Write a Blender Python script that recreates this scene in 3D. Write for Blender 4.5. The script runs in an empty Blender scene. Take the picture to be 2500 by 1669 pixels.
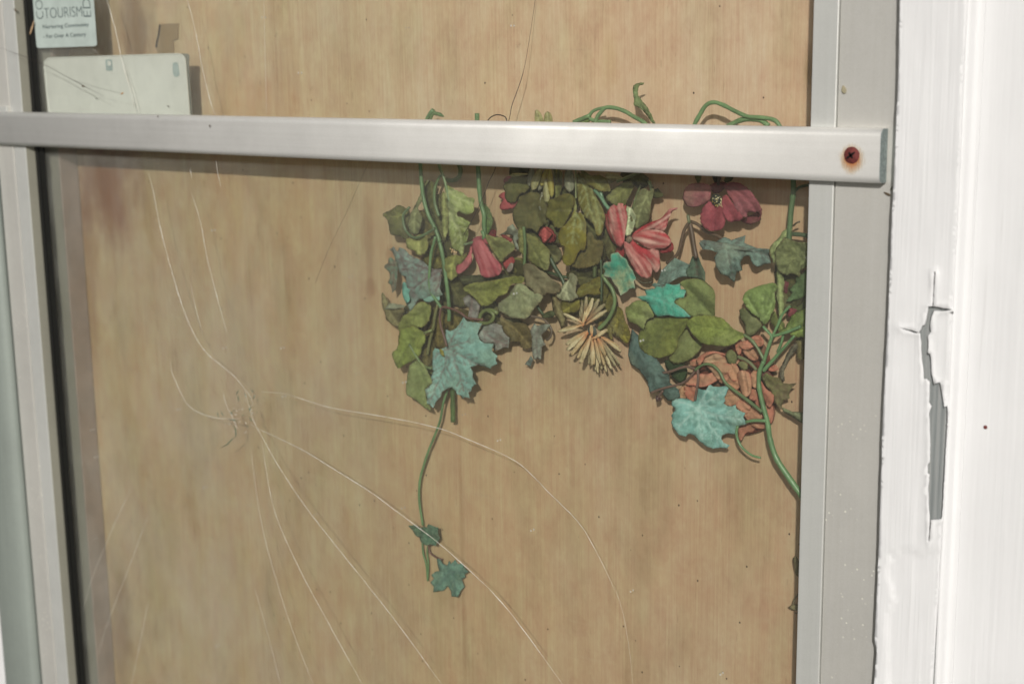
import bpy, math, random
from mathutils import Vector, Matrix, noise
from mathutils.geometry import delaunay_2d_cdt

random.seed(7)
S = bpy.context.scene
COL = S.collection

# ------------------------------------------------------------------ camera
F = 3472.0                                   # focal length in photo pixels (50 mm on 36 mm)
CX, CY = 1250.0, 834.5
left_c = Vector((-3310 - CX, 210 - CY, F)).normalized()      # world -X in camera space (x right, y down, z forward)
down_c = Vector((1501 - CX, 18311 - CY, F)).normalized()     # world -Z
Xc = -left_c
Zc = -down_c
Zc = (Zc - Xc * Zc.dot(Xc)).normalized()
Yc = Zc.cross(Xc)
def c2w(v): return Vector((v.dot(Xc), v.dot(Yc), v.dot(Zc)))
def ray(px, py): return c2w(Vector((px - CX, py - CY, F)))
r0 = ray(CX, CY)
DIST = 1.22                                  # camera to the centre of the glass
CAM = -(r0 / r0.length) * DIST
def P(px, py, Y=0.0):
    d = ray(px, py)
    t = (Y - CAM.y) / d.y
    return CAM + d * t
def SC(px, py, Y=0.0):                       # metres per photo pixel there
    d = ray(px, py)
    return (Y - CAM.y) / d.y
cam_d = bpy.data.cameras.new('camera')
cam = bpy.data.objects.new('camera', cam_d)
COL.objects.link(cam)
right_w, up_w, back_w = c2w(Vector((1, 0, 0))), c2w(Vector((0, -1, 0))), c2w(Vector((0, 0, -1)))
m = Matrix((right_w, up_w, back_w)).transposed().to_4x4()
m.translation = CAM
cam.matrix_world = m
cam_d.lens = 50; cam_d.sensor_width = 36
cam_d.clip_start = 0.05; cam_d.clip_end = 500
cam_d.dof.use_dof = True
cam_d.dof.focus_distance = (P(1500, 700) - CAM).dot(-back_w)
cam_d.dof.aperture_fstop = 7.0
S.camera = cam

# ------------------------------------------------------------------ light
SUN_EL, SUN_AZ = math.radians(23), math.radians(30)          # azimuth measured from the wall's normal to the right
w = bpy.data.worlds.new('World'); S.world = w; w.use_nodes = True
nt = w.node_tree; nt.nodes.clear()
sky = nt.nodes.new('ShaderNodeTexSky'); sky.sky_type = 'NISHITA'; sky.sun_disc = False
sky.sun_elevation = SUN_EL; sky.sun_rotation = math.pi - SUN_AZ
sky.air_density = 1.0; sky.dust_density = 3.0; sky.ozone_density = 1.0
hs = nt.nodes.new('ShaderNodeHueSaturation'); hs.inputs['Saturation'].default_value = 0.30
bg = nt.nodes.new('ShaderNodeBackground'); bg.inputs[1].default_value = 0.05
wo = nt.nodes.new('ShaderNodeOutputWorld')
nt.links.new(sky.outputs[0], hs.inputs['Color']); nt.links.new(hs.outputs[0], bg.inputs[0]); nt.links.new(bg.outputs[0], wo.inputs[0])
sd = bpy.data.lights.new('sun', 'SUN'); sd.energy = 3.6; sd.angle = math.radians(1.4); sd.color = (1, .965, .92)
sun = bpy.data.objects.new('sun', sd); COL.objects.link(sun)
to_sun = Vector((math.sin(SUN_AZ) * math.cos(SUN_EL), -math.cos(SUN_AZ) * math.cos(SUN_EL), math.sin(SUN_EL)))
sun.rotation_euler = to_sun.to_track_quat('Z', 'Y').to_euler()
S.view_settings.view_transform = 'Standard'; S.view_settings.look = 'None'
S.view_settings.exposure = -0.27; S.view_settings.gamma = 1
S.cycles.transparent_max_bounces = 24
S.cycles.max_bounces = 8

# ------------------------------------------------------------------ materials
def lin(c):
    out = []
    for v in c[:3]:
        v /= 255.0
        out.append(v / 12.92 if v <= .04045 else ((v + .055) / 1.055) ** 2.4)
    return (*out, 1)
class NT:
    def __init__(s, name):
        s.m = bpy.data.materials.new(name); s.m.use_nodes = True
        s.t = s.m.node_tree; s.t.nodes.clear()
        s.out = s.n('ShaderNodeOutputMaterial')
        s.b = s.n('ShaderNodeBsdfPrincipled'); s.l(s.b, 0, s.out, 0)
    def n(s, k, **kw):
        o = s.t.nodes.new(k)
        for a, v in kw.items(): setattr(o, a, v)
        return o
    def l(s, a, ao, b, bi): s.t.links.new(a.outputs[ao], b.inputs[bi])
    def coord(s, scale=(1, 1, 1), rot=(0, 0, 0), loc=(0, 0, 0), kind='Object'):
        c = s.n('ShaderNodeTexCoord'); mp = s.n('ShaderNodeMapping')
        mp.inputs['Scale'].default_value = scale; mp.inputs['Rotation'].default_value = rot; mp.inputs['Location'].default_value = loc
        s.l(c, kind, mp, 0); return mp
    def noise(s, scale, vec, detail=4, rough=.55):
        k = s.n('ShaderNodeTexNoise'); k.inputs['Scale'].default_value = scale
        k.inputs['Detail'].default_value = detail; k.inputs['Roughness'].default_value = rough
        s.l(vec, 0, k, 'Vector'); return k
    def ramp(s, src, stops, so=0):
        r = s.n('ShaderNodeValToRGB'); e = r.color_ramp.elements
        while len(e) < len(stops): e.new(.5)
        for i, (p, c) in enumerate(stops):
            e[i].position = p; e[i].color = c if len(c) == 4 else (*c, 1)
        s.l(src, so, r, 0); return r
    def mix(s, fac, a, b, blend='MIX'):
        x = s.n('ShaderNodeMix', data_type='RGBA', blend_type=blend)
        for idx, v in ((0, fac), (6, a), (7, b)):
            if isinstance(v, (float, int)): x.inputs[idx].default_value = v
            elif isinstance(v[0], (float, int)): x.inputs[idx].default_value = v
            else: s.l(v[0], v[1], x, idx)
        return x
    def bump(s, src, so, strength, dist):
        b = s.n('ShaderNodeBump'); b.inputs['Strength'].default_value = strength; b.inputs['Distance'].default_value = dist
        s.l(src, so, b, 'Height'); s.l(b, 0, s.b, 'Normal'); return b
G = lambda v: (v, v, v, 1)

def mat_alu(name, col, rough=.42, metal=.55, speck=0.0, brush='z'):
    t = NT(name)
    c = t.coord((300, 300, 6) if brush == 'z' else (6, 300, 300))
    n = t.noise(1, c, 3)
    c2 = t.coord(); n2 = t.noise(7, c2, 6, .7); n3 = t.noise(900, c2, 2)
    a = lin(col); d = tuple(v * .86 for v in a[:3]) + (1,)
    r1 = t.ramp(n2, [(.35, d), (.62, a)])
    x = t.mix(.10, (r1, 0), (n, 0), 'OVERLAY')
    x2 = t.mix(.12, (x, 2), (n3, 0), 'OVERLAY')
    last = x2
    if speck:
        vo = t.n('ShaderNodeTexVoronoi'); vo.inputs['Scale'].default_value = 240; t.l(t.coord((1, 0, 1)), 0, vo, 'Vector')
        rr = t.ramp(vo, [(.16, G(1)), (.25, G(0))])
        th = t.noise(30, c2, 3); th2 = t.ramp(th, [(.5, G(0)), (.62, G(1))])
        sel = t.ramp(vo, [(.60, G(0)), (.66, G(1))], 1)
        mm = t.mix(1., (rr, 0), (th2, 0), 'MULTIPLY'); mm2 = t.mix(1., (mm, 2), (sel, 0), 'MULTIPLY')
        sep = t.n('ShaderNodeSeparateXYZ'); t.l(c2, 0, sep, 0)
        mr = t.n('ShaderNodeMapRange'); mr.inputs[1].default_value = 1.36; mr.inputs[2].default_value = 1.22; t.l(sep, 2, mr, 0)
        mm3 = t.mix(1., (mm2, 2), (mr, 0), 'MULTIPLY')
        last = t.mix((mm3, 2), (x2, 2), lin((252, 250, 238)))
    t.l(last, 2, t.b, 'Base Color')
    t.b.inputs['Metallic'].default_value = metal
    rr2 = t.ramp(n2, [(.3, G(rough + .1)), (.7, G(rough - .05))]); t.l(rr2, 0, t.b, 'Roughness')
    t.bump(n, 0, .05, .0006)
    return t.m
def mat_plain(name, col, rough=.6, metal=0, spec=.5, var=.15, nscale=60):
    t = NT(name); c = t.coord(); n = t.noise(nscale, c, 5)
    a = lin(col)
    r = t.ramp(n, [(.3, tuple(v * (1 - var) for v in a[:3]) + (1,)), (.7, tuple(min(1, v * (1 + var)) for v in a[:3]) + (1,))])
    t.l(r, 0, t.b, 'Base Color'); t.b.inputs['Roughness'].default_value = rough
    t.b.inputs['Metallic'].default_value = metal; t.b.inputs['Specular IOR Level'].default_value = spec
    t.bump(n, 0, .15, .0004)
    return t.m
def mat_plywood():
    t = NT('plywood_birch')
    base = t.coord((1, 1, 1), (0, math.radians(-3), 0))
    wv = t.noise(3, t.coord(), 3)
    g = t.coord((520, 1, 9), (0, math.radians(-3.5), 0))
    n1 = t.noise(1, g, 6, .7)
    g2 = t.coord((22, 1, 4.5), (0, math.radians(-3.5), 0)); n2 = t.noise(1, g2, 6, .65)
    bl = t.noise(5, t.coord((1.4, 1, .8)), 5, .6)
    bl2 = t.noise(11, t.coord((1.6, 1, .6), loc=(3, 0, 1)), 4, .6)
    c_main = t.ramp(n2, [(.25, lin((204, 170, 138))), (.5, lin((214, 184, 154))), (.75, lin((222, 197, 170)))])
    x = t.mix((t.ramp(bl, [(.42, G(0)), (.66, G(.62))]), 0), (c_main, 0), lin((222, 184, 148)))
    x = t.mix((t.ramp(bl2, [(.50, G(0)), (.72, G(.6))]), 0), (x, 2), lin((188, 166, 130)))
    x = t.mix(.32, (x, 2), (t.ramp(n1, [(.3, G(.25)), (.7, G(.78))]), 0), 'OVERLAY')
    mot = t.noise(38, t.coord((1.2, 1, .75)), 8, .78)
    scf = t.noise(1, t.coord((9, 1, 160), (0, math.radians(38), 0), (1, 0, 3)), 3, .6)
    x = t.mix((t.ramp(scf, [(.62, G(0)), (.76, G(.22))]), 0), (x, 2), lin((230, 212, 184)))
    x = t.mix(.50, (x, 2), (t.ramp(mot, [(.3, G(.3)), (.7, G(.7))]), 0), 'OVERLAY')
    # dark resin streaks that follow the grain
    st = t.noise(1, t.coord((34, 1, 1.1), (0, math.radians(-3.5), 0), (5, 0, 2)), 3, .5)
    x = t.mix((t.ramp(st, [(.62, G(0)), (.80, G(.30))]), 0), (x, 2), lin((160, 116, 78)))
    # short dark pores
    po = t.noise(1, t.coord((600, 1, 70), (0, math.radians(-4), 0)), 2, .5)
    x = t.mix((t.ramp(po, [(.66, G(0)), (.78, G(.4))]), 0), (x, 2), lin((130, 94, 60)))
    # flecks
    vo = t.n('ShaderNodeTexVoronoi'); vo.inputs['Scale'].default_value = 85; vc = t.coord((1, 0, .8)); t.l(vc, 0, vo, 'Vector')
    fl = t.ramp(vo, [(.05, G(1)), (.075, G(0))]); sel = t.ramp(vo, [(.62, G(0)), (.66, G(1))], 1)
    fm = t.mix(1., (fl, 0), (sel, 0), 'MULTIPLY')
    x = t.mix((fm, 2), (x, 2), lin((70, 48, 30)))
    # red-brown water stain in the top left corner under the bar, and a long one down the left edge
    for px, py, rx, rz, col, amt in ((262, 440, .085, .11, (146, 78, 44), .95), (330, 60, .05, .09, (122, 90, 66), .8), (210, 620, .03, .25, (140, 88, 58), .5),
                                     (290, 1500, .035, .16, (128, 90, 58), .6), (1128, 1300, .004, .35, (150, 100, 62), .28), (960, 620, .020, .012, (150, 88, 56), .5), (905, 700, .010, .014, (150, 88, 56), .45), (900, 590, .012, .05, (150, 98, 62), .4),
                                     (640, 250, .10, .035, (196, 132, 84), .35), (1490, 150, .012, .035, (205, 176, 134), .5), (1975, 180, .008, .03, (150, 122, 82), .9)):
        o = P(px, py, .032)
        mc = t.coord((1 / rx, 0, 1 / rz), loc=(-o.x / rx, 0, -o.z / rz))
        dn = t.noise(26, t.coord((1, 1, .5)), 5, .65)
        add = t.n('ShaderNodeVectorMath', operation='LENGTH'); t.l(mc, 0, add, 0)
        ma = t.n('ShaderNodeMath', operation='MULTIPLY_ADD'); t.l(dn, 0, ma, 0); ma.inputs[1].default_value = 1.3; t.l(add, 1, ma, 2)
        rr = t.ramp(ma, [(.0, G(amt)), (.9, G(amt * .9)), (1.0, G(0))]); rr.color_ramp.interpolation = 'EASE'
        ms = t.n('ShaderNodeMath', operation='MULTIPLY'); ms.inputs[1].default_value = .62; t.l(ma, 0, ms, 0)
        t.t.links.new(ms.outputs[0], rr.inputs[0])
        rr.color_ramp.elements[1].position = .5
        x = t.mix((rr, 0), (x, 2), lin(col))
    # light and glass reflection put into colour: darker below the bar, greener leftward
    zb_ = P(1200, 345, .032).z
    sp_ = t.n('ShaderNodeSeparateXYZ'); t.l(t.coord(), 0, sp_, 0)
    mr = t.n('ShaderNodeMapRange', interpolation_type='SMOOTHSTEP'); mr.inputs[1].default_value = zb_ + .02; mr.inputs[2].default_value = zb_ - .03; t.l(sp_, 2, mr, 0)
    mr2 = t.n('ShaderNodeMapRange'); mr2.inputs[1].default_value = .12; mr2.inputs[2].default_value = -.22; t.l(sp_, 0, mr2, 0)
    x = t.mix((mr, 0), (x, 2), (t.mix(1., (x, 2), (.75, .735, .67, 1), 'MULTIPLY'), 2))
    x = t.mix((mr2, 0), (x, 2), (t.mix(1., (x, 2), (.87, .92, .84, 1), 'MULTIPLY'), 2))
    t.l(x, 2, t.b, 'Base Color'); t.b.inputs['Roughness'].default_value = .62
    t.bump(n1, 0, .2, .0005)
    return t.m
def mat_paint():
    t = NT('white_house_paint')
    a = t.noise(1, t.coord((110, 110, 5)), 6, .7); b = t.noise(9, t.coord(), 5)
    c = t.noise(1, t.coord((330, 330, 7), loc=(2, 1, 0)), 2)
    r = t.ramp(b, [(.3, G(.76)), (.7, G(.82))])
    x = t.mix(.07, (r, 0), (a, 0), 'OVERLAY')
    x = t.mix((t.ramp(c, [(.68, G(0)), (.76, G(.22))]), 0), (x, 2), (.55, .53, .52, 1))
    t.l(x, 2, t.b, 'Base Color'); t.b.inputs['Roughness'].default_value = .5
    am = t.n('ShaderNodeMath', operation='ADD'); t.l(a, 0, am, 0); t.l(c, 0, am, 1)
    t.bump(am, 0, .45, .0009)
    return t.m
def mat_oldwood():
    t = NT('weathered_grey_wood')
    a = t.noise(1, t.coord((420, 420, 7)), 6, .7)
    r = t.ramp(a, [(.25, lin((104, 110, 110))), (.5, lin((140, 144, 143))), (.75, lin((168, 168, 166)))])
    t.l(r, 0, t.b, 'Base Color'); t.b.inputs['Roughness'].default_value = .9; t.bump(a, 0, .6, .001)
    return t.m
def mat_glass():
    t = NT('dusty_hazed_glass'); t.t.nodes.remove(t.b)
    tr = t.n('ShaderNodeBsdfTransparent'); tr.inputs[0].default_value = (.972, .98, .968, 1)
    gl = t.n('ShaderNodeBsdfGlossy'); gl.inputs['Roughness'].default_value = .02
    lw = t.n('ShaderNodeLayerWeight'); lw.inputs[0].default_value = .5
    pw = t.n('ShaderNodeMath', operation='POWER'); t.l(lw, 1, pw, 0); pw.inputs[1].default_value = 4.0
    fr = t.n('ShaderNodeMath', operation='MULTIPLY_ADD'); t.l(pw, 0, fr, 0); fr.inputs[1].default_value = .9; fr.inputs[2].default_value = .05
    m1 = t.n('ShaderNodeMixShader'); t.l(fr, 0, m1, 0); t.l(tr, 0, m1, 1); t.l(gl, 0, m1, 2)
    df = t.n('ShaderNodeBsdfDiffuse'); df.inputs[0].default_value = (.60, .60, .54, 1)
    n = t.noise(4, t.coord((1, 1, .6)), 6, .7); n2 = t.noise(1, t.coord((40, 1, 7), (0, .5, 0)), 4, .7)
    mm = t.mix(.5, (n, 0), (n2, 0), 'MULTIPLY')
    r = t.ramp(mm, [(.15, G(.004)), (.75, G(.045))], 2)
    vo = t.n('ShaderNodeTexVoronoi'); vo.inputs['Scale'].default_value = 42; vc = t.coord((1, 0, 1)); t.l(vc, 0, vo, 'Vector')
    sp = t.ramp(vo, [(.03, G(.55)), (.05, G(0))]); sel = t.ramp(vo, [(.66, G(0)), (.7, G(1))], 1)
    sm = t.mix(1., (sp, 0), (sel, 0), 'MULTIPLY')
    wx = t.n('ShaderNodeSeparateXYZ'); t.l(t.coord(), 0, wx, 0)
    wr = t.n('ShaderNodeMapRange', interpolation_type='SMOOTHSTEP'); wr.inputs[1].default_value = .05; wr.inputs[2].default_value = -.45; t.l(wx, 0, wr, 0)  # reflection haze on the left painted as extra diffuse over the dust
    w2 = t.noise(9, t.coord((1, 1, .5), loc=(4, 4, 4)), 6, .75); w3 = t.ramp(w2, [(.40, G(.015)), (.62, G(.10))])
    ex = t.mix(1., (wr, 0), (w3, 0), 'MULTIPLY'); r = t.mix(1., (r, 0), (ex, 2), 'ADD')
    sc_ = t.noise(1, t.coord((14, 1, 900), (0, .35, 0)), 2, .5); sc2 = t.ramp(sc_, [(.70, G(0)), (.78, G(.10))])
    r = t.mix(1., (r, 2), (sc2, 0), 'ADD')
    ad = t.mix(1., (r, 2), (sm, 2), 'ADD')
    m2 = t.n('ShaderNodeMixShader'); t.l(ad, 2, m2, 0); t.l(m1, 0, m2, 1); t.l(df, 0, m2, 2)
    t.l(m2, 0, t.out, 0)
    return t.m
_mc = {}
def dull(c, k=.08):
    g = .3 * c[0] + .59 * c[1] + .11 * c[2]
    return tuple(max(0, min(255, (v * (1 - k) + g * k) * f)) for v, f in zip(c, (1.0, .985, .965)))
def mat_leaf(c1, c2=None, cv=None, amt=.72, nscale=90, streak=False, rough=.78, edge=None, base=None):
    key = (c1, c2, cv, amt, nscale, streak, rough, edge, base)
    if key in _mc: return _mc[key]
    if c2 is None: c2 = tuple(int(v * .70) for v in c1)
    c2 = tuple(v * .86 + w * .14 for v, w in zip(c2, c1)); c1 = tuple(min(250, v * 1.06) for v in c1)
    if cv is None: cv = tuple(min(255, int(v * 1.22 + 14)) for v in c1)
    c1, c2, cv = dull(c1), dull(c2), dull(cv)
    if edge: edge = dull(edge)
    elif not streak: edge = tuple(a_ * k_ for a_, k_ in zip(c1, (.74, .62, .60)))
    t = NT('printed_fabric')
    co = t.coord()
    n = t.noise(nscale, co, 5, .65); f = t.noise(1400, co, 2)
    r = t.ramp(n, [(.36, lin(c2)), (.60, lin(c1))])
    x = t.mix(.22, (r, 0), (f, 0), 'OVERLAY')
    vn = t.n('ShaderNodeTexVoronoi', feature='DISTANCE_TO_EDGE'); vn.inputs['Scale'].default_value = 260
    dv = t.noise(200, co, 2); dm_ = t.mix(.012, (co, 0), (dv, 1)); t.l(dm_, 2, vn, 'Vector')
    net = t.ramp(vn, [(.0, G(0)), (.14, G(1))])
    if not streak: x = t.mix(.16, (x, 2), (t.mix(1., (x, 2), (net, 0), 'MULTIPLY'), 2))
    bn = t.noise(26, t.coord(loc=(7, 3, 1)), 4, .6)
    x = t.mix((t.ramp(bn, [(.50, G(0)), (.66, G(.34))]), 0), (x, 2), (t.mix(1., (x, 2), (.72, .50, .34, 1), 'MULTIPLY'), 2))
    x = t.mix((t.ramp(bn, [(.34, G(.30)), (.46, G(0))]), 0), (x, 2), (t.mix(.5, (x, 2), lin((190, 190, 150))), 2))
    if base:
        ab = t.n('ShaderNodeAttribute', attribute_name='base'); x = t.mix((ab, 2), (x, 2), lin(dull(base)))
    if streak:
        at = t.n('ShaderNodeAttribute', attribute_name='streak'); x = t.mix((at, 2), (x, 2), lin(cv))
    if edge:
        ae = t.n('ShaderNodeAttribute', attribute_name='rim'); x = t.mix((ae, 2), (x, 2), lin(edge))
    av = t.n('ShaderNodeAttribute', attribute_name='vein')
    mu = t.n('ShaderNodeMath', operation='MULTIPLY'); mu.inputs[1].default_value = amt; t.l(av, 2, mu, 0)
    x = t.mix((mu, 0), (x, 2), lin(cv))
    t.l(x, 2, t.b, 'Base Color'); t.b.inputs['Roughness'].default_value = rough
    t.b.inputs['Sheen Weight'].default_value = .0
    t.b.inputs['Specular IOR Level'].default_value = .18
    ad = t.n('ShaderNodeMath', operation='MULTIPLY_ADD'); t.l(n, 0, ad, 0); ad.inputs[1].default_value = 2.0
    t.l(net, 0, ad, 2)
    t.bump(ad, 0, .40, .0006)
    _mc[key] = t.m
    return t.m
def mat_stem(c, rough=.42):
    key = ('stem', c, rough)
    if key not in _mc:
        c = dull(c, .12); t = NT('plastic_stem'); co = t.coord(); n = t.noise(70, co, 4)
        a = lin(c)
        r = t.ramp(n, [(.3, tuple(v * .62 for v in a[:3]) + (1,)), (.65, a)])
        t.l(r, 0, t.b, 'Base Color'); t.b.inputs['Roughness'].default_value = rough
        t.bump(n, 0, .4, .0012); _mc[key] = t.m
    return _mc[key]

M_STILE = mat_alu('anodised_aluminium', (222, 220, 213), .36, .42, speck=1.0)
M_STOP = mat_alu('pale_aluminium_stop', (219, 220, 215), .42, .40)
M_BAR = mat_alu('brushed_aluminium_bar', (209, 208, 204), .50, .30, brush='x')
M_CUT = mat_plain('sawn_aluminium', (158, 170, 168), .75, .3, nscale=500, var=.3)
M_BLACK = mat_plain('black_rubber', (14, 15, 14), .45)
M_BEAD = mat_alu('inner_frame', (150, 148, 134), .5, .25)
M_MAUVE = mat_plain('inner_frame_side', (150, 136, 126), .6, nscale=30)
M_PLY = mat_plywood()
M_PAINT = mat_paint()
M_WOOD = mat_oldwood()
M_GLASS = mat_glass()
M_PVC = mat_plain('white_plastic', (224, 226, 219), .45, var=.05, nscale=25)
M_PAPER = mat_plain('sticker_paper', (178, 190, 184), .6, var=.08, nscale=60)
M_INK = mat_plain('dark_ink', (40, 58, 62), .6)
M_GREY = mat_plain('grey_plastic', (120, 122, 112), .6)
M_RUST = mat_plain('rusty_steel', (110, 52, 48), .8, .2, var=.35, nscale=500)
M_DARK = mat_plain('dark_husk', (88, 74, 54), .7, nscale=800)
M_HAIR = mat_plain('dark_thread', (46, 34, 28), .5)

# ------------------------------------------------------------------ helpers
def tag(o, label=None, cat=None, group=None, kind=None):
    for k, v in (('label', label), ('category', cat), ('group', group), ('kind', kind)):
        if v: o[k] = v
    return o
def mesh_obj(name, verts, faces, mat, parent=None, smooth=False, attrs=None):
    me = bpy.data.meshes.new(name)
    off = parent.location if parent is not None and parent.type == 'EMPTY' and parent.parent is None else Vector((0, 0, 0))
    par2 = parent
    while par2 is not None and par2.parent is not None: par2 = par2.parent
    off = par2.location if par2 is not None else Vector((0, 0, 0))
    me.from_pydata([Vector(v) - off for v in verts], [], faces)
    me.materials.append(mat)
    if smooth: me.polygons.foreach_set('use_smooth', [True] * len(me.polygons))
    if attrs:
        for k, vals in attrs.items():
            a = me.attributes.new(k, 'FLOAT', 'POINT'); a.data.foreach_set('value', vals)
    me.update()
    o = bpy.data.objects.new(name, me); COL.objects.link(o)
    if parent is not None: o.parent = parent
    return o
def empty(name, loc, label, cat, group=None):
    o = bpy.data.objects.new(name, None); o.empty_display_size = .02; COL.objects.link(o); o.location = loc
    return tag(o, label, cat, group)
def bevel(o, w, seg=2):
    b = o.modifiers.new('bevel', 'BEVEL'); b.width = w; b.segments = seg; b.limit_method = 'ANGLE'
    return o
def box(name, x0, x1, y0, y1, z0, z1, mat, parent=None, bev=0):
    v = [(x, y, z) for x in (x0, x1) for y in (y0, y1) for z in (z0, z1)]
    f = [(0, 1, 3, 2), (4, 6, 7, 5), (0, 4, 5, 1), (2, 3, 7, 6), (0, 2, 6, 4), (1, 5, 7, 3)]
    o = mesh_obj(name, v, f, mat, parent)
    if bev: bevel(o, bev)
    return o
def prism_x(name, prof, x0, x1, mat, parent=None, smooth=True):        # prof: (y,z) loop
    n = len(prof)
    v = [(x0, y, z) for y, z in prof] + [(x1, y, z) for y, z in prof]
    f = [(i, (i + 1) % n, n + (i + 1) % n, n + i) for i in range(n)] + [tuple(range(n))[::-1], tuple(range(n, 2 * n))]
    o = mesh_obj(name, v, f, mat, parent)
    if smooth:
        for p in o.data.polygons:
            if len(p.vertices) == 4: p.use_smooth = True
    return o
def crom(pts, step):
    """Catmull-Rom through 2-D or 3-D points"""
    if len(pts) < 3: 
        a, b = pts[0], pts[-1]; n = max(2, int((Vector(b[:2]) - Vector(a[:2])).length / step))
        return [tuple(a[k] + (b[k] - a[k]) * i / n for k in range(len(a))) for i in range(n + 1)]
    p = [pts[0]] + list(pts) + [pts[-1]]; out = []
    for i in range(1, len(p) - 2):
        p0, p1, p2, p3 = p[i - 1], p[i], p[i + 1], p[i + 2]
        L = math.dist(p1[:2], p2[:2]); n = max(1, int(L / step))
        for j in range(n):
            t = j / n
            out.append(tuple(.5 * (2 * p1[k] + (p2[k] - p0[k]) * t + (2 * p0[k] - 5 * p1[k] + 4 * p2[k] - p3[k]) * t * t + (3 * p1[k] - p0[k] - 3 * p2[k] + p3[k]) * t ** 3) for k in range(len(p1))))
    out.append(tuple(pts[-1])); return out
def crom_closed(pts, step):
    n = len(pts); out = []
    for i in range(n):
        p0, p1, p2, p3 = pts[i - 1], pts[i], pts[(i + 1) % n], pts[(i + 2) % n]
        L = math.dist(p1, p2); k2 = max(1, int(L / step))
        for j in range(k2):
            t = j / k2
            out.append(tuple(.5 * (2 * p1[k] + (p2[k] - p0[k]) * t + (2 * p0[k] - 5 * p1[k] + 4 * p2[k] - p3[k]) * t * t + (3 * p1[k] - p0[k] - 3 * p2[k] + p3[k]) * t ** 3) for k in range(2)))
    return out
def lin_closed(pts, step):
    n = len(pts); out = []
    for i in range(n):
        a, b = pts[i], pts[(i + 1) % n]; k2 = max(1, int(math.dist(a, b) / step))
        for j in range(k2):
            t = j / k2; out.append((a[0] + (b[0] - a[0]) * t, a[1] + (b[1] - a[1]) * t))
    return out
TILE = {'A': (900, 180, 3.408), 'B': (1350, 180, 3.1354), 'C': (900, 560, 3.408), 'D': (1300, 560, 2.3057), 'E': (900, 980, 3.015),
        'F': (1180, 380, 4.6118), 'G': (1180, 640, 5.2265), 'H': (1760, 520, 4.6125), 'I': (1640, 800, 4.9), 'J': (930, 600, 6.03),
        'S': (0, 0, 1.0), 'W': (0, 0, 1 / 1.06428), 'K': (0, 0, 3.485), 'Q': (1900, 700, 1.6183)}
def T(s):
    """'C 640,830 680,845 ...' -> photo pixels"""
    w_ = s.split(); ox, oy, k = TILE[w_[0]]
    out = []
    for q in w_[1:]:
        c = [float(v) for v in q.split(',')]
        out.append((ox + c[0] / k, oy + c[1] / k) + tuple(c[2:]))
    return out
def seg_dist(p, a, b):
    ax, ay = a; bx, by = b; dx, dy = bx - ax, by - ay
    L = dx * dx + dy * dy
    t = 0 if L == 0 else max(0, min(1, ((p[0] - ax) * dx + (p[1] - ay) * dy) / L))
    return math.hypot(p[0] - ax - t * dx, p[1] - ay - t * dy), t
def poly_dist(p, pl):
    return min(seg_dist(p, pl[i][:2], pl[i + 1][:2])[0] for i in range(len(pl) - 1))
def inside(p, poly):
    c = False; n = len(poly); j = n - 1
    for i in range(n):
        xi, yi = poly[i]; xj, yj = poly[j]
        if (yi > p[1]) != (yj > p[1]) and p[0] < (xj - xi) * (p[1] - yi) / (yj - yi) + xi: c = not c
        j = i
    return c
YMIN, YMAX = .0045, .0295
_seed = [0]
def fill(out, sp):
    """triangulate a closed pixel outline with interior points; returns verts2d, faces"""
    xs = [p[0] for p in out]; ys = [p[1] for p in out]
    pts = list(out); n0 = len(out); row = 0
    y = min(ys)
    while y < max(ys):
        x = min(xs) + (sp / 2 if row % 2 else 0)
        while x < max(xs):
            q = (x + random.uniform(-.18, .18) * sp, y + random.uniform(-.18, .18) * sp)
            if inside(q, out):
                if min((q[0] - o[0]) ** 2 + (q[1] - o[1]) ** 2 for o in out) > (sp * .5) ** 2: pts.append(q)
            x += sp
        y += sp * .87; row += 1
    ed = [(i, (i + 1) % n0) for i in range(n0)]
    v2, _, f2, *_r = delaunay_2d_cdt([Vector(p) for p in pts], ed, [], 1, 1e-4)
    return v2, f2
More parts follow.
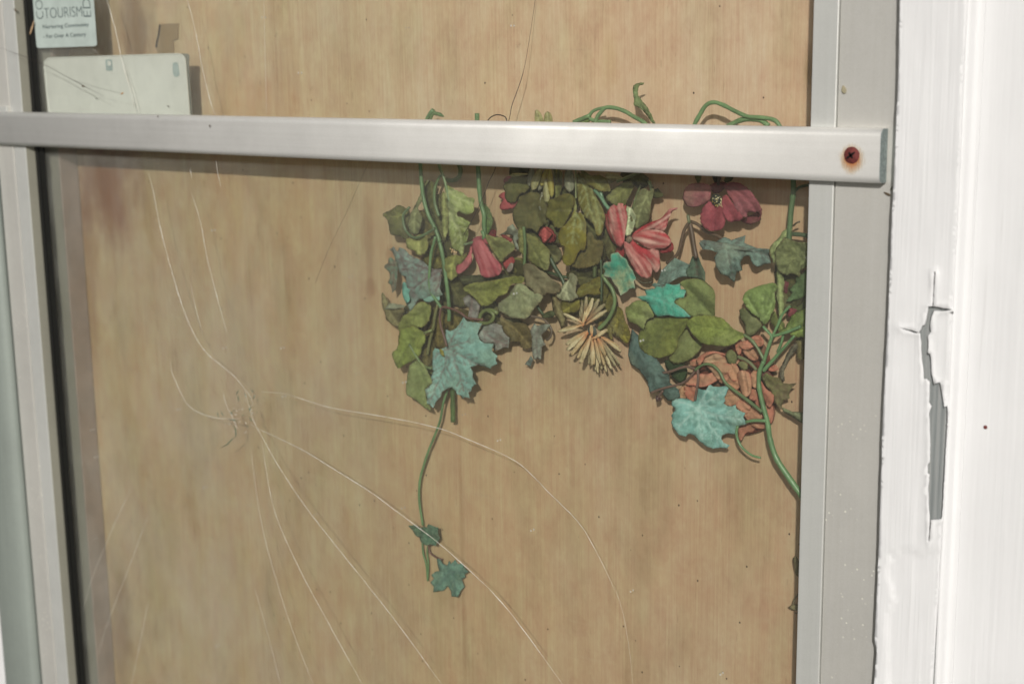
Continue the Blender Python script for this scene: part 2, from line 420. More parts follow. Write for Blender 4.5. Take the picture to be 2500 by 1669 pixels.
def leaf(parent, outline, Y, mat, veins=(), name='leaf', smooth=True, teeth=0, sp=4.6, tilt=(0, 0), dome=1.0, wave=1.0, crease=1.0, sub=True, cut=None, th=.00018):
    """outline traced in the photograph, laid out at depth Y, then cupped, creased and rippled in real depth"""
    _seed[0] += 1; sd_ = _seed[0] * 7.31
    pts = T(outline) if isinstance(outline, str) else outline
    out = crom_closed(pts, 4.0) if smooth else lin_closed(pts, 4.0)
    if smooth and sub and not teeth and len(out) > 24: teeth = .8
    if smooth and sub: out = [(p[0] + 1.7 * noise.noise(Vector((p[0] / 9, p[1] / 9, sd_))), p[1] + 1.7 * noise.noise(Vector((p[0] / 9, p[1] / 9, sd_ + 4)))) for p in out]
    if teeth:
        o2 = []
        n = len(out)
        for i, p in enumerate(out):
            a, b = out[i - 1], out[(i + 1) % n]
            nx, ny = b[1] - a[1], a[0] - b[0]; L = math.hypot(nx, ny) or 1
            k = (teeth if i % 2 else -teeth * .5) * random.uniform(.3, 1.2)
            o2.append((p[0] + nx / L * k, p[1] + ny / L * k))
        out = o2
    elif not smooth:
        out = [(p[0] + random.uniform(-.5, .5), p[1] + random.uniform(-.5, .5)) for p in out]
    v2, f2 = fill(out, sp)
    vs = [T(v) if isinstance(v, str) else v for v in veins]
    main = [crom([p[:2] for p in v], 8) for v in vs]
    side = []
    if sub:
        for v in main:
            L = sum(math.dist(v[i], v[i + 1]) for i in range(len(v) - 1))
            k = max(2, int(L / 17)); 
            for j in range(1, k):
                i = int(len(v) * j / k)
                if i + 1 >= len(v): continue
                dx, dy = v[i + 1][0] - v[i][0], v[i + 1][1] - v[i][1]; l = math.hypot(dx, dy) or 1; dx /= l; dy /= l
                ln = L * .33 * (1 - .6 * j / k)
                for s in (-1, 1):
                    ex, ey = dx * .75 - s * dy * .66, dy * .75 + s * dx * .66
                    side.append([v[i], (v[i][0] + ex * ln, v[i][1] + ey * ln)])
    cx = sum(p[0] for p in out) / len(out); cy = sum(p[1] for p in out) / len(out)
    R = max(math.dist(p, (cx, cy)) for p in out)
    verts, vein, rim, strk, basef = [], [], [], [], []
    ax = None
    foldk = random.choice((-1, .6, 1)); tk = .22 if R < 45 else .10; tr = (random.uniform(-tk, tk), random.uniform(-tk, tk)) if sub else (0, 0)
    if main:
        a, b = main[0][0], main[0][-1]; ax = (a, b)
        Lx = math.dist(a, b) or 1; uxx, uyy = (b[0] - a[0]) / Lx, (b[1] - a[1]) / Lx
        def pleat(p):
            ac = (p[0] - a[0]) * -uyy + (p[1] - a[1]) * uxx; al = ((p[0] - a[0]) * uxx + (p[1] - a[1]) * uyy) / Lx
            return 4.2 * noise.noise(Vector((ac / 5.0, al * 1.1, sd_))) + 2.0 * noise.noise(Vector((ac / 2.6, al * 1.6, sd_ + 5)))
    for v in v2:
        p = (v[0], v[1])
        dm = min([poly_dist(p, q) for q in main], default=99)
        ds = min([poly_dist(p, q) for q in side], default=99)
        # distance to edge
        de = min(math.dist(p, o) for o in out)
        e = min(1, de / (R * .35))
        h = dome * R * .07 * (e * (2 - e))                              # cup
        if sub and main: h += min(dm, 18) * .50 * foldk + (1 - e) * R * .10 * noise.noise(Vector((math.atan2(p[1] - cy, p[0] - cx) * 2.6, sd_, 4)))
        if not sub and ax: h += pleat(p)
        h += crease * (-3.6 * math.exp(-dm / 2.8) - 2.8 * math.exp(-ds / 2.4))   # veins pressed in
        nx = noise.noise(Vector((p[0] / (R * .75 + 8), p[1] / (R * .75 + 8), sd_)))
        n2 = noise.noise(Vector((p[0] / 11, p[1] / 11, sd_ + 3)))
        n3 = noise.noise(Vector((p[0] / 5.5, p[1] / 5.5, sd_ + 9)))
        h += wave * (nx * R * .24 + n2 * 2.8 + n3 * 1.1)
        h += (tilt[0] + tr[0]) * (p[0] - cx) + (tilt[1] + tr[1]) * (p[1] - cy)
        sc = SC(p[0], p[1], Y)
        yy = Y - h * sc
        if yy < YMIN + .003: yy = YMIN + .003 * math.exp((yy - YMIN - .003) / .003)
        if yy > YMAX - .003: yy = YMAX - .003 * math.exp(-(yy - YMAX + .003) / .003)
        verts.append(P(p[0], p[1], yy))
        vein.append(max(math.exp(-(dm / 2.1) ** 2), .75 * math.exp(-(ds / 1.6) ** 2)))
        rim.append(.6 * math.exp(-de / 2.6) * (.4 + 1.2 * n2 + .2))
        if ax:
            (ax0, ay0), (bx0, by0) = ax
            L = math.dist(*ax) or 1; ux, uy = (bx0 - ax0) / L, (by0 - ay0) / L
            across = (p[0] - ax0) * -uy + (p[1] - ay0) * ux; along = ((p[0] - ax0) * ux + (p[1] - ay0) * uy) / L
            s_ = noise.noise(Vector((across / 7.5 + sd_, along * 1.3, 2)))
            strk.append(max(0, min(1, .30 + 1.0 * s_))); basef.append(max(0, min(1, 1.05 - along * 1.7 + s_ * .8)))
        else: strk.append(0); basef.append(0)
    o = mesh_obj(name, verts, [list(f) for f in f2], mat, parent, True, {'vein': vein, 'rim': [max(0, min(1, r)) for r in rim], 'streak': strk, 'base': basef})
    so = o.modifiers.new('cloth_thickness', 'SOLIDIFY'); so.thickness = th; so.offset = 0
    return o
def tube_pts(name, P3, R3, mat, parent, sides=8, flat=1.0):
    verts, faces = [], []; n = len(P3)
    up = Vector((0.13, 1, 0.07)).normalized()
    for i in range(n):
        d = (P3[min(i + 1, n - 1)] - P3[max(i - 1, 0)])
        if d.length == 0: d = Vector((0, 0, 1))
        d.normalize(); s = d.cross(up).normalized(); u = s.cross(d)
        for k in range(sides):
            a = 2 * math.pi * k / sides
            verts.append(P3[i] + s * math.cos(a) * R3[i] + u * math.sin(a) * R3[i] * flat)
    for i in range(n - 1):
        for k in range(sides):
            faces.append((i * sides + k, i * sides + (k + 1) % sides, (i + 1) * sides + (k + 1) % sides, (i + 1) * sides + k))
    faces.append(tuple(range(sides))[::-1]); faces.append(tuple(range((n - 1) * sides, n * sides)))
    return mesh_obj(name, verts, faces, mat, parent, True)
def stem(parent, s, Y, r, mat, name='stem', r2=None, Y2=None, lump=.18, arc=0.0, sides=9):
    pts = crom([p[:2] for p in T(s)], 5); n = len(pts); P3, R3 = [], []; r *= 1.12
    _seed[0] += 1
    for i, p in enumerate(pts):
        t = i / max(1, n - 1)
        yy = Y + ((Y2 if Y2 is not None else Y) - Y) * t - arc * math.sin(math.pi * t)
        rr = r + ((r2 if r2 is not None else r) - r) * t
        rr *= 1 + lump * noise.noise(Vector((i * .33, _seed[0], 0)))
        P3.append(P(p[0], p[1], yy)); R3.append(rr * SC(p[0], p[1], yy))
    return tube_pts(name, P3, R3, mat, parent, sides)
def lens(a, b, wd, blunt=.25):
    """narrow petal outline from base a to tip b"""
    dx, dy = b[0] - a[0], b[1] - a[1]; L = math.hypot(dx, dy); ux, uy = dx / L, dy / L
    out = []
    prof = [(0, .30), (.2, .62), (.45, .95), (.7, 1.0), (.87, .72), (.96, blunt), (1.0, 0)]
    for t, k in prof: out.append((a[0] + dx * t - uy * k * wd / 2, a[1] + dy * t + ux * k * wd / 2))
    for t, k in prof[-2::-1]: out.append((a[0] + dx * t + uy * k * wd / 2, a[1] + dy * t - ux * k * wd / 2))
    return out
def petal(parent, tile, b, t, wd, Y, mat, name='petal', blunt=.3, dome=2.2, tilt=0):
    ox, oy, k = TILE[tile]
    a = (ox + b[0] / k, oy + b[1] / k); e = (ox + t[0] / k, oy + t[1] / k)
    return leaf(parent, lens(a, e, wd / k, blunt), Y, mat, [[a, e]], name, True, sp=3.2, dome=dome, wave=.6, crease=.5, sub=False)

# ------------------------------------------------------------------ setting
ZG = -1.30
def ground():
    t = NT('paving'); c = t.coord(); n = t.noise(3, c, 8, .7); n2 = t.noise(120, c, 3)
    r = t.ramp(n, [(.3, (.045, .05, .038, 1)), (.7, (.085, .085, .07, 1))]); x = t.mix(.4, (r, 0), (n2, 0), 'OVERLAY')
    t.l(x, 2, t.b, 'Base Color'); t.b.inputs['Roughness'].default_value = .9; t.bump(n2, 0, .4, .004)
    v = [(-60, -60, ZG), (60, -60, ZG), (60, 60, ZG), (-60, 60, ZG)]
    tag(mesh_obj('ground', v, [(0, 1, 2, 3)], t.m), kind='structure')
ground()

xL = lambda px, py, Y=0.0: P(px, py, Y).x
Z0, Z1 = ZG + .02, .95
# key x positions, read at photo row 1469 / 0
x_tube = xL(64, 1469, -.026); x_groove = xL(123, 1469, -.014); x_lip = xL(150, 1469, -.014)
x_gasL = xL(178, 1469, -.001); x_gasR = xL(197, 1469, -.001); x_beadR = xL(223, 1469, .006)
x_stopL = xL(1988, 0, -.010); x_stopR = xL(2051, 0, -.010); x_trimL = xL(2197, 0, -.020)
y_ply = .032
BACK = .05

# glass door: stiles, push bar, glass, cracks
door = empty('glass_door', (0, 0, ZG), 'old aluminium framed glass door with cracked pane and grey push bar', 'door')
lf = box('stile', x_tube + .0005, x_groove - .0004, -.014, BACK, Z0, Z1, M_STILE, door, .0012)
tag(lf, 'left aluminium stile with a fine vertical groove')
box('stile_lip', x_groove + .0004, x_lip, -.0135, BACK, Z0, Z1, M_STOP, door, .0010)
# return slope from lip to gasket
v = [(x_lip + .0002, -.0130, Z0), (x_gasL, -.003, Z0), (x_gasL, .0025, Z0), (x_lip + .0002, .0025, Z0)]
v = v + [(a, b, Z1) for a, b, _ in v]
mesh_obj('glazing_bead', v, [(0, 1, 5, 4), (1, 2, 6, 5), (2, 3, 7, 6), (3, 0, 4, 7)], M_BEAD, door)
box('gasket', x_gasL + .0003, x_gasL + (x_gasR - x_gasL) * .42, -.0048, -.0022, Z0, Z1, M_BLACK, door, .0008)
box('gasket', x_gasL + (x_gasR - x_gasL) * .46, x_gasR, -.0040, -.0022, Z0, Z1, M_BLACK, door, .0006)
box('inner_stop', x_gasL - .02, x_beadR, .0080, y_ply - .0005, Z0, Z1, M_MAUVE, door, .0008)
mesh_obj('inner_stop_face', [(x_gasL, .0077, Z0), (x_beadR - .0010, .0077, Z0), (x_beadR - .0010, .0077, Z1), (x_gasL, .0077, Z1)], [(0, 1, 2, 3)], M_BEAD, door)
box('glazing_stop', x_stopL, x_stopR - .0003, -.0110, .0300, Z0, Z1, M_STOP, door, .0006)
tag(box('stile', x_stopR + .0003, x_trimL + .03, -.0095, BACK, Z0, Z1, M_STILE, door, .0006), 'right aluminium stile flecked with pale spots')
gl = box('glass_pane', x_gasL - .004, x_stopL + .006, -.0020, .0020, Z0, Z1, M_GLASS, door)
tag(gl, 'cracked and dusty glass with painted haze at the left')
# push bar
yb0, yb1 = -.0105, -.0222
zt = P(2150, 314, yb1 + .004).z; zb = P(2150, 448.5, yb1 + .004).z
rr = .0055; prof = []
for (cy_, cz_, a0) in ((yb1 + rr, zt - rr, 180), (yb0 - .0008, zt - .0008, 90), (yb0 - .0008, zb + .0008, 0), (yb1 + rr, zb + rr, -90)):
    rad = rr if cy_ < -.015 else .0008
    steps = 8 if rad == rr else 2
    rng = {180: (90, 180), 90: (0, 90), 0: (-90, 0), -90: (180, 270)}[a0]
    arc = [(cy_ + rad * math.cos(math.radians(rng[0] + (rng[1] - rng[0]) * i / steps)), cz_ + rad * math.sin(math.radians(rng[0] + (rng[1] - rng[0]) * i / steps))) for i in range(steps + 1)]
    prof.append(arc)
loop = prof[1] + prof[0] + prof[3] + prof[2]
xb1 = xL(2148, 380, yb1)
bar = prism_x('push_bar', loop, x_tube - .25, xb1, M_BAR, door)
# sawn end cap
cy0 = sum(p[0] for p in loop) / len(loop); cz0 = sum(p[1] for p in loop) / len(loop)
capv = [(xb1 + .0004, cy0 + (y - cy0) * .97, cz0 + (z - cz0) * .985) for y, z in loop]
capv2 = [(xb1 + .0001, y, z) for y, z, in [(a[1], a[2]) for a in capv]]
n_ = len(capv)
mesh_obj('bar_end', capv2 + capv, [tuple(range(n_, 2 * n_))] + [(i, (i + 1) % n_, n_ + (i + 1) % n_, n_ + i) for i in range(n_)], M_CUT, bar)
# screw with a cross slot and a rust halo
sx, sz = P(2080, 379, yb1).x, P(2080, 379, yb1).z
def disc(name, cx, cz, y, r, mat, parent, dome=.0, n=40, rings=6, jag=0.0, attrs=False):
    vs = [(cx, y - dome, cz)]; fs = []
    for j in range(1, rings + 1):
        for i in range(n):
            a = 2 * math.pi * i / n; rj = r * j / rings * (1 + jag * noise.noise(Vector((math.cos(a) * 2, math.sin(a) * 2, j * .3))))
            vs.append((cx + rj * math.cos(a), y - dome * (1 - (j / rings) ** 2), cz + rj * math.sin(a)))
    for i in range(n): fs.append((0, 1 + i, 1 + (i + 1) % n))
    for j in range(1, rings):
        for i in range(n):
            a = 1 + (j - 1) * n; b = 1 + j * n; fs.append((a + i, b + i, b + (i + 1) % n, a + (i + 1) % n))
    return mesh_obj(name, vs, fs, mat, parent, True)
SR = 20.5 * SC(2080, 379, yb1)
def mat_halo():
    t = NT('rust_bleed'); t.t.nodes.remove(t.b)
    c = t.coord((1 / (SR * 2.5), 0, 1 / (SR * 2.7)), loc=(-sx / (SR * 2.5), 0, -(sz - ZG - SR * .45) / (SR * 2.7)))
    ln = t.n('ShaderNodeVectorMath', operation='LENGTH'); t.l(c, 0, ln, 0)
    n = t.noise(1, t.coord((900, 1, 130)), 4, .7)
    ma = t.n('ShaderNodeMath', operation='MULTIPLY_ADD'); t.l(n, 0, ma, 0); ma.inputs[1].default_value = .6; t.l(ln, 1, ma, 2)
    r = t.ramp(ma, [(.45, G(.85)), (1.0, G(0))]); 
    rc = t.ramp(ma, [(.5, lin((190, 110, 50))), (.95, lin((214, 180, 110)))])
    tr = t.n('ShaderNodeBsdfTransparent'); df = t.n('ShaderNodeBsdfDiffuse'); t.l(rc, 0, df, 0)
    m_ = t.n('ShaderNodeMixShader'); t.l(r, 0, m_, 0); t.l(tr, 0, m_, 1); t.l(df, 0, m_, 2); t.l(m_, 0, t.out, 0)
    return t.m
disc('rust_stain', sx, sz - SR * .3, yb1 - .00015, SR * 2.3, mat_halo(), bar)
scr = disc('screw', sx, sz, yb1 - .0004, SR, M_RUST, bar, .0016, jag=.04)
for a in (.62, .62 + math.pi / 2):
    L_, W_ = SR * (.62 if a < 1 else .42), SR * .09
    c_, s_ = math.cos(a), math.sin(a)
    pts_ = [(sx + c_ * u - s_ * v_, yb1 - .0022, sz + s_ * u + c_ * v_) for u, v_ in ((-L_, -W_), (-L_ * .2, -W_ * 1.6), (L_, -W_), (L_, W_), (L_ * .2, W_ * 1.8), (-L_, W_))]
    mesh_obj('screw_slot', pts_, [(0, 1, 2, 3, 4, 5)], M_BLACK, bar)

# cracks in the glass
M_CRACK = None
def mat_crack():
    t = NT('fractured_glass_edge'); n = t.noise(260, t.coord(), 3)
    r = t.ramp(n, [(.35, lin((232, 222, 206))), (.65, lin((255, 253, 248)))])
    t.l(r, 0, t.b, 'Base Color'); t.b.inputs['Roughness'].default_value = .25
    tr = t.n('ShaderNodeBsdfTransparent'); m_ = t.n('ShaderNodeMixShader')
    fr = t.ramp(t.noise(45, t.coord(loc=(4, 0, 0)), 3), [(.35, G(.40)), (.55, G(.95))])
    t.l(fr, 0, m_, 0); t.l(tr, 0, m_, 1); t.l(t.b, 0, m_, 2); t.l(m_, 0, t.out, 0)
    return t.m
M_CRACK = mat_crack()
M_CHIP = mat_plain('green_glass_chip', (40, 98, 78), .15)
def crack(s, r=1.2, mat=None, name='crack', y=0.0):
    pts = crom([p[:2] for p in T(s)], 9); n = len(pts); P3, R3 = [], []
    _seed[0] += 1
    for i, p in enumerate(pts):
        t = i / (n - 1); k = noise.noise(Vector((i * .21, _seed[0], 1)))
        ww = r * (1 + .6 * k) * min(1, .25 + 5 * min(t, 1 - t))
        q = P(p[0] + .8 * noise.noise(Vector((i * .5, _seed[0], 5))), p[1] + .8 * k, y)
        P3.append(q); R3.append(max(.15, ww) * SC(p[0], p[1]))
    return tube_pts(name, P3, R3, mat or M_CRACK, gl if mat is not M_HAIR else None, 5, .7)
CR = [('W 340,395 352,440 365,510 385,590 405,660 425,720 450,775 475,810 510,840 540,865 560,890 575,910 580,930', 1.5),
      ('W 390,825 395,855 410,890 425,920 445,940 475,953 510,960 550,960', 1.2),
      ('W 440,445 460,510 475,590 495,670 520,762', 1.2), ('W 437,650 450,710 465,765', .8),
      ('W 242,-12 265,70 280,140 300,210 312,262', 1.7), ('W 283,140 308,215 320,265', 1.0), ('W 428,-8 450,80 465,160 485,240 500,275', 1.2), ('W 495,365 500,400 507,430', 1.0),
      ('W 436,385 440,412', 1.3),
      ('W 575,972 590,982 640,1005 700,1035 770,1078 850,1128 920,1180 1000,1240 1080,1310 1150,1380 1220,1470 1295,1575', 1.5),
      ('W 578,962 592,985 640,1070 700,1160 770,1250 850,1350 920,1440 1018,1575', 1.3),
      ('W 600,1010 620,1130 640,1200 690,1310 760,1440 835,1575', 1.1),
      ('W 575,1030 600,1200 640,1350 680,1470 722,1575', .8), ('W 585,1350 620,1475 645,1575', .6),
      ('W 600,898 660,905 760,935 880,955 1000,980 1080,1010 1160,1045 1200,1070 1260,1130 1325,1195 1360,1250 1400,1330 1412,1360', 1.15),
      ('W 1410,1345 1430,1410 1445,1500 1452,1575', .5),
      ('W 300,1120 250,1230 210,1330 190,1400', .7), ('W 340,1180 300,1290 250,1420 225,1500', .7), ('W 340,1380 320,1480 300,1575', .7),
      ('W 605,-6 610,200 612,262', .6), ('W 512,900 520,930 535,960 545,985', 1.2), ('W 1437,0 1440,5', .2),
      ('W 118,-5 165,60 240,140', .5), ('W 560,890 580,960 600,1000', .9)]
for s, r_ in CR: crack(s, r_ * .60)
random.seed(21)
for k in range(26):
    a = random.uniform(0, 6.28); d = random.uniform(4, 46); cx_, cy_ = 553 + d * math.cos(a), 945 + d * 1.1 * math.sin(a); b_ = a + random.choice((0, 1.57)) + random.uniform(-.5, .5); l_ = random.uniform(4, 11)
    crack('W %f,%f %f,%f' % (cx_, cy_, cx_ + l_ * math.cos(b_) * .8, cy_ + l_ * math.sin(b_) * .8), random.uniform(.6, 1.2), M_CHIP if k % 3 == 0 else None, 'glass_chip')
for s in ('W 548,893 541,905', 'W 545,905 548,920', 'W 575,893 582,900', 'W 498,945 503,958', 'W 507,942 512,955', 'W 528,945 535,950', 'W 534,975 541,985 540,1004', 'W 572,955 578,968',
          'W 575,932 572,945', 'W 585,905 580,915', 'W 524,962 545,964', 'W 537,1002 520,1020 505,1027', 'W 560,900 566,912'):
    crack(s, 1.25, M_CHIP, 'glass_chip')
for s, r_ in (('W 0,110 100,148 160,180 240,222', .55), ('W 160,182 220,200 285,216', .3)):
    o = crack(s, r_, M_HAIR, 'spider_thread', -.0225)
    tag(o, 'long dark spider thread slanting across the white plate' if r_ > .5 else 'short pale spider thread ending at a husk on the white plate', 'thread')

# plywood sheet
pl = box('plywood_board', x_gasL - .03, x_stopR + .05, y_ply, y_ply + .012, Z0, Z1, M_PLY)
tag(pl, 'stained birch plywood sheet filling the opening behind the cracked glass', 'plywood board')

# outer jamb at the left: rounded cover
prof_n = 14; xw = .036
pv = []
for i in range(prof_n + 1):
    a = math.pi * i / prof_n
    pv.append((x_tube - .0012 - xw + xw * math.cos(a) * 1.0 - .0, -.010 - .018 * math.sin(a) ** .7))
vv = [(x, y, Z0) for x, y in pv] + [(x, y, Z1) for x, y in pv]; k_ = len(pv)
jb = mesh_obj('door_jamb', vv, [(i, i + 1, k_ + i + 1, k_ + i) for i in range(k_ - 1)] + [(k_ - 1, 0, k_, 2 * k_ - 1)], mat_alu('grey_green_jamb', (150, 158, 151), .5, .3), None, True)
tag(jb, 'rounded grey green door jamb cover at the far left edge', 'door jamb')
wl = box('wall', x_tube - 3.2, x_tube - .075, -.004, .12, ZG, 2.2, M_PAINT); tag(wl, 'white painted wall left of the glass door', 'wall')
tp = box('wall', x_tube - .075, x_trimL + .025, -.004, .12, Z1 + .001, 2.2, M_PAINT); tag(tp, 'white painted wall above the glass door', 'wall')

# white trim with flaking paint skin
YT = -.020
trim = empty('trim_board', (x_trimL, YT, ZG), 'white painted casing board beside the door, paint cracked and flaking to grey wood', 'trim board')
def px_line(pts, py):                                   # interpolate x for a row
    for (y0, x0), (y1, x1) in zip(pts, pts[1:]):
        if y0 <= py <= y1: return x0 + (x1 - x0) * (py - y0) / (y1 - y0)
    return pts[0][1] if py < pts[0][0] else pts[-1][1]
LE = [(-500, 2224), (-60, 2200), (0, 2198), (200, 2194), (353, 2187), (583, 2176.5), (736, 2171), (760, 2170), (1009, 2157), (1258, 2149), (1318, 2147.5), (1442, 2142), (1540, 2137.5), (1566, 2137), (1580, 2142), (1669, 2135), (1760, 2131), (2200, 2110)]
RE = [(-500, 2388), (-60, 2364), (0, 2363), (200, 2352), (430, 2344), (583, 2336), (736, 2328), (1009, 2316), (1258, 2302), (1442, 2292), (1669, 2278), (1760, 2273), (2200, 2250)]
xa = P(2196, 0, YT).x; xr = P(2361, 0, YT).x
box('board', xa + .0008, xr - .0006, YT + .0002, .03, Z0, Z1 + .3, M_WOOD, trim, .0015)
# paint skin in the visible stretch, with the flaked hole cut out of it
hole = T('Q 594,78 611,77 613.5,20 618,-60 619.4,-60 615.2,20 614,78 690,90 650,95 615,92 604,120 600,150 605,175 592,192 592,262 602,262 604,300 606,345 618,385 640,376 650,440 655,475 668,470 670,515 682,535 700,545 722,541 700,549 686,556 682,640 678,700 674,800 664,860 645,915 604,918 599.5,965 597,1005 595.6,1005 597.6,965 600,918 596,860 594,800 598,740 592,735 592,700 600,690 602,600 598,500 606,470 598,455 600,375 585,362 577,365 575,330 568,270 566,225 562,185 530,178 476,160 530,172 558,184 570,155 582,150 590,110')
hole = [(min(x, px_line(RE, y) - 2.5), y) for x, y in hole]
def skin():
    rows = list(range(-480, 2181, 14)); outl = []
    for y in rows: outl.append((px_line(LE, y) + 1.6 * noise.noise(Vector((y * .02, 3, 0))) + .8 * noise.noise(Vector((y * .15, 3, 0))), y))
    for y in reversed(rows): outl.append((px_line(RE, y) + .9 * noise.noise(Vector((y * .03, 9, 0))), y))
    hl = [(p[0] + random.uniform(-.6, .6), p[1] + random.uniform(-.6, .6)) for p in lin_closed(hole, 7)]
    pts = list(outl) + hl; n0 = len(outl); n1 = len(hl)
    ed = [(i, (i + 1) % n0) for i in range(n0)] + [(n0 + i, n0 + (i + 1) % n1) for i in range(n1)]
    for y in range(-470, 2175, 11):
        x = 2110
        while x < 2390:
            q = (x + random.uniform(-2, 2), y + random.uniform(-2, 2))
            if inside(q, outl) and not inside(q, hl) and min(math.dist(q, h) for h in hl) > 4: pts.append(q)
            x += 9
    v2, _, f2, *_r = delaunay_2d_cdt([Vector(p) for p in pts], ed, [], 1, 1e-4)
    faces = []
    for f in f2:
        c = (sum(v2[i][0] for i in f) / len(f), sum(v2[i][1] for i in f) / len(f))
        if not inside(c, hl): faces.append(list(f))
    V = []
    for v_ in v2:
        p = (v_[0], v_[1]); dh = min(math.dist(p, h) for h in hl)
        lift = .0014 * math.exp(-dh / 7) * (1 + .8 * noise.noise(Vector((p[1] * .02, 7, 1))))
        # a scraped and repainted lower patch sits a little lower than the thick paint above it
        edge_y = 1345 + 9 * noise.noise(Vector((p[0] * .06, 1, 1)))
        if p[1] > edge_y and p[0] > 2172 + 18 * noise.noise(Vector((p[1] * .012, 2, 2))): low = .0011
        else: low = 0
        V.append(P(p[0], p[1], YT - .0014 - lift + low + .0003 * noise.noise(Vector((p[0] * .03, p[1] * .008, 0)))))
    o = mesh_obj('paint_skin', V, faces, M_PAINT, trim, True)
    tag(o, 'thick white paint cracked open along the grain')
    sm = o.modifiers.new('thickness', 'SOLIDIFY'); sm.thickness = .0011; sm.offset = -1
    return o
skin()
# painted face beyond the visible stretch and the side return down to the next board
zs0, zs1 = P(2250, 2165, YT).z, P(2250, -465, YT).z
box('painted_face', xa, xr, YT - .0012, YT - .0002, Z0, zs0 - .004, M_PAINT, trim); box('painted_face', xa, xr, YT - .0012, YT - .0002, zs1 + .004, Z1 + .3, M_PAINT, trim)
pv = [(xr - .0004, YT - .0004), (xr + .0016, YT + .0006), (xr + .0028, YT + .0030), (xr + .0032, YT + .0075), (xr + .0048, YT + .0098), (xr + .0085, YT + .0106), (xr + .0085, .02), (xr - .0004, .02)]
vv = [(x, y, Z0) for x, y in pv] + [(x, y, Z1 + .3) for x, y in pv]; k_ = len(pv)
mesh_obj('moulded_edge', vv, [(i, (i + 1) % k_, k_ + (i + 1) % k_, k_ + i) for i in range(k_)], M_PAINT, trim, True)
wb = box('wall', xr + .0088, xr + 3.0, YT + .0102, .12, ZG, 2.2, M_PAINT)
tag(wb, 'white painted wall boarding right of the flaking casing board', 'wall')
nl = P(2406, 1042, YT + .0102)
tag(disc('nail_head', nl.x, nl.z, nl.y - .0004, .0014, M_RUST, None, .0006, 16, 3), 'tiny rusty nail head in the white wall boarding', 'nail')
# ------------------------------------------------------------------ sticker and plates behind the glass
def flat_poly(name, pts, Y, th, mat, parent=None, smooth=False):
    out = crom_closed(pts, 3) if smooth else pts
    v2, f2 = fill(lin_closed(out, 6) if not smooth else out, 9)
    o = mesh_obj(name, [P(v[0], v[1], Y) for v in v2], [list(f) for f in f2], mat, parent)
    so = o.modifiers.new('thickness', 'SOLIDIFY'); so.thickness = th; so.offset = 0
    return o
def round_corners(pts, r):
    out = []; n = len(pts)
    for i, p in enumerate(pts):
        a, b = pts[i - 1], pts[(i + 1) % n]
        ua = Vector((a[0] - p[0], a[1] - p[1])); ub = Vector((b[0] - p[0], b[1] - p[1])); rr = min(r, ua.length / 2, ub.length / 2)
        p1 = Vector(p) + ua.normalized() * rr; p2 = Vector(p) + ub.normalized() * rr
        for j in range(5):
            t = j / 4; q = p1 * (1 - t) ** 2 + Vector(p) * 2 * t * (1 - t) + p2 * t * t; out.append((q.x, q.y))
    return out
st = empty('sticker', P(155, 60, .0030), 'pale blue green rounded sticker with dark TOURISM lettering in the upper left of the glass', 'sticker')
flat_poly('paper', round_corners([(74, -60), (224, -70), (237, 113), (90, 118)], 7), -.0024, .0003, M_PAPER, st)
def text(body, cx, base_y, width_px, cap_px, parent, rot=0, name='lettering', sh=0, bold=-.018):
    cu = bpy.data.curves.new(name, 'FONT'); cu.body = body; cu.size = 1; cu.align_x = 'LEFT'; cu.offset = bold
    tmp = bpy.data.objects.new('tmp', cu); COL.objects.link(tmp)
    bpy.context.view_layer.update()
    me = bpy.data.meshes.new_from_object(tmp.evaluated_get(bpy.context.evaluated_depsgraph_get()))
    bpy.data.objects.remove(tmp)
    xs = [v.co.x for v in me.vertices]; ys = [v.co.y for v in me.vertices]
    w_, h_ = max(xs) - min(xs), max(ys)
    y0 = 0
    pts = []
    for v in me.vertices:
        u, q = (v.co.x - min(xs)) / w_, (v.co.y) / .72
        if rot: px, py = cx + (q - .5) * -cap_px * -1 - 0, 0
        if rot:      # reads upwards
            px = cx - cap_px / 2 + (1 - q) * 0 + 0; px = cx + cap_px / 2 - q * cap_px; py = base_y - u * width_px
            px += (py - base_y) * .078
        else:
            px = cx + (u - .5) * width_px; py = base_y - q * cap_px - (px - cx) * .055; px += -q * cap_px * .075
        pts.append(P(px, py, -.0027))
    faces = [list(p.vertices) for p in me.polygons]
    return mesh_obj(name, pts, faces, M_INK, parent)
text('TOURISM', 155, 43.5, 92, 27, st)
text('Nurturing Community', 161, 67.5, 112, 9.5, st, bold=.006)
text('- For Over A Century', 158, 91.5, 104, 10, st, bold=.006)
text('CO', 98.5, 47, 46, -19, st, rot=1)
text('EDI', 214, 41.5, 54, -20, st, rot=1)

wp = empty('white_plate', P(290, 210, .010), 'blank white plastic plate with rounded corners tucked behind the glass above the bar', 'plate')
flat_poly('backing', round_corners([(120, 139), (463, 131), (461, 160), (472, 330), (130, 330)], 9), .0064, .0006, M_GREY, wp)
edge = round_corners([(106, 143), (451, 131.5), (468, 345), (128, 360)], 19)
flat_poly('plate', edge, .0052, .0010, M_PVC, wp)
rp = [P(p[0], p[1], .0046) for p in edge] ; rp.append(rp[0])
tube_pts('rim', rp, [.0008] * len(rp), M_PVC, wp, 6)
M_PALEGREY = mat_plain('pale_grey_mark', (168, 184, 182), .6)
flat_poly('slot', round_corners(T('K 897,508 952,506 958,604 903,604'), 4), .0043, .0003, M_PALEGREY, wp)
flat_poly('slot', round_corners(T('K 912,522 942,520 946,560 918,560'), 3), .0041, .0002, M_PVC, wp)
flat_poly('slot', round_corners(T('K 1468,535 1512,530 1528,640 1500,662 1474,640'), 4), .0043, .0003, M_PALEGREY, wp)
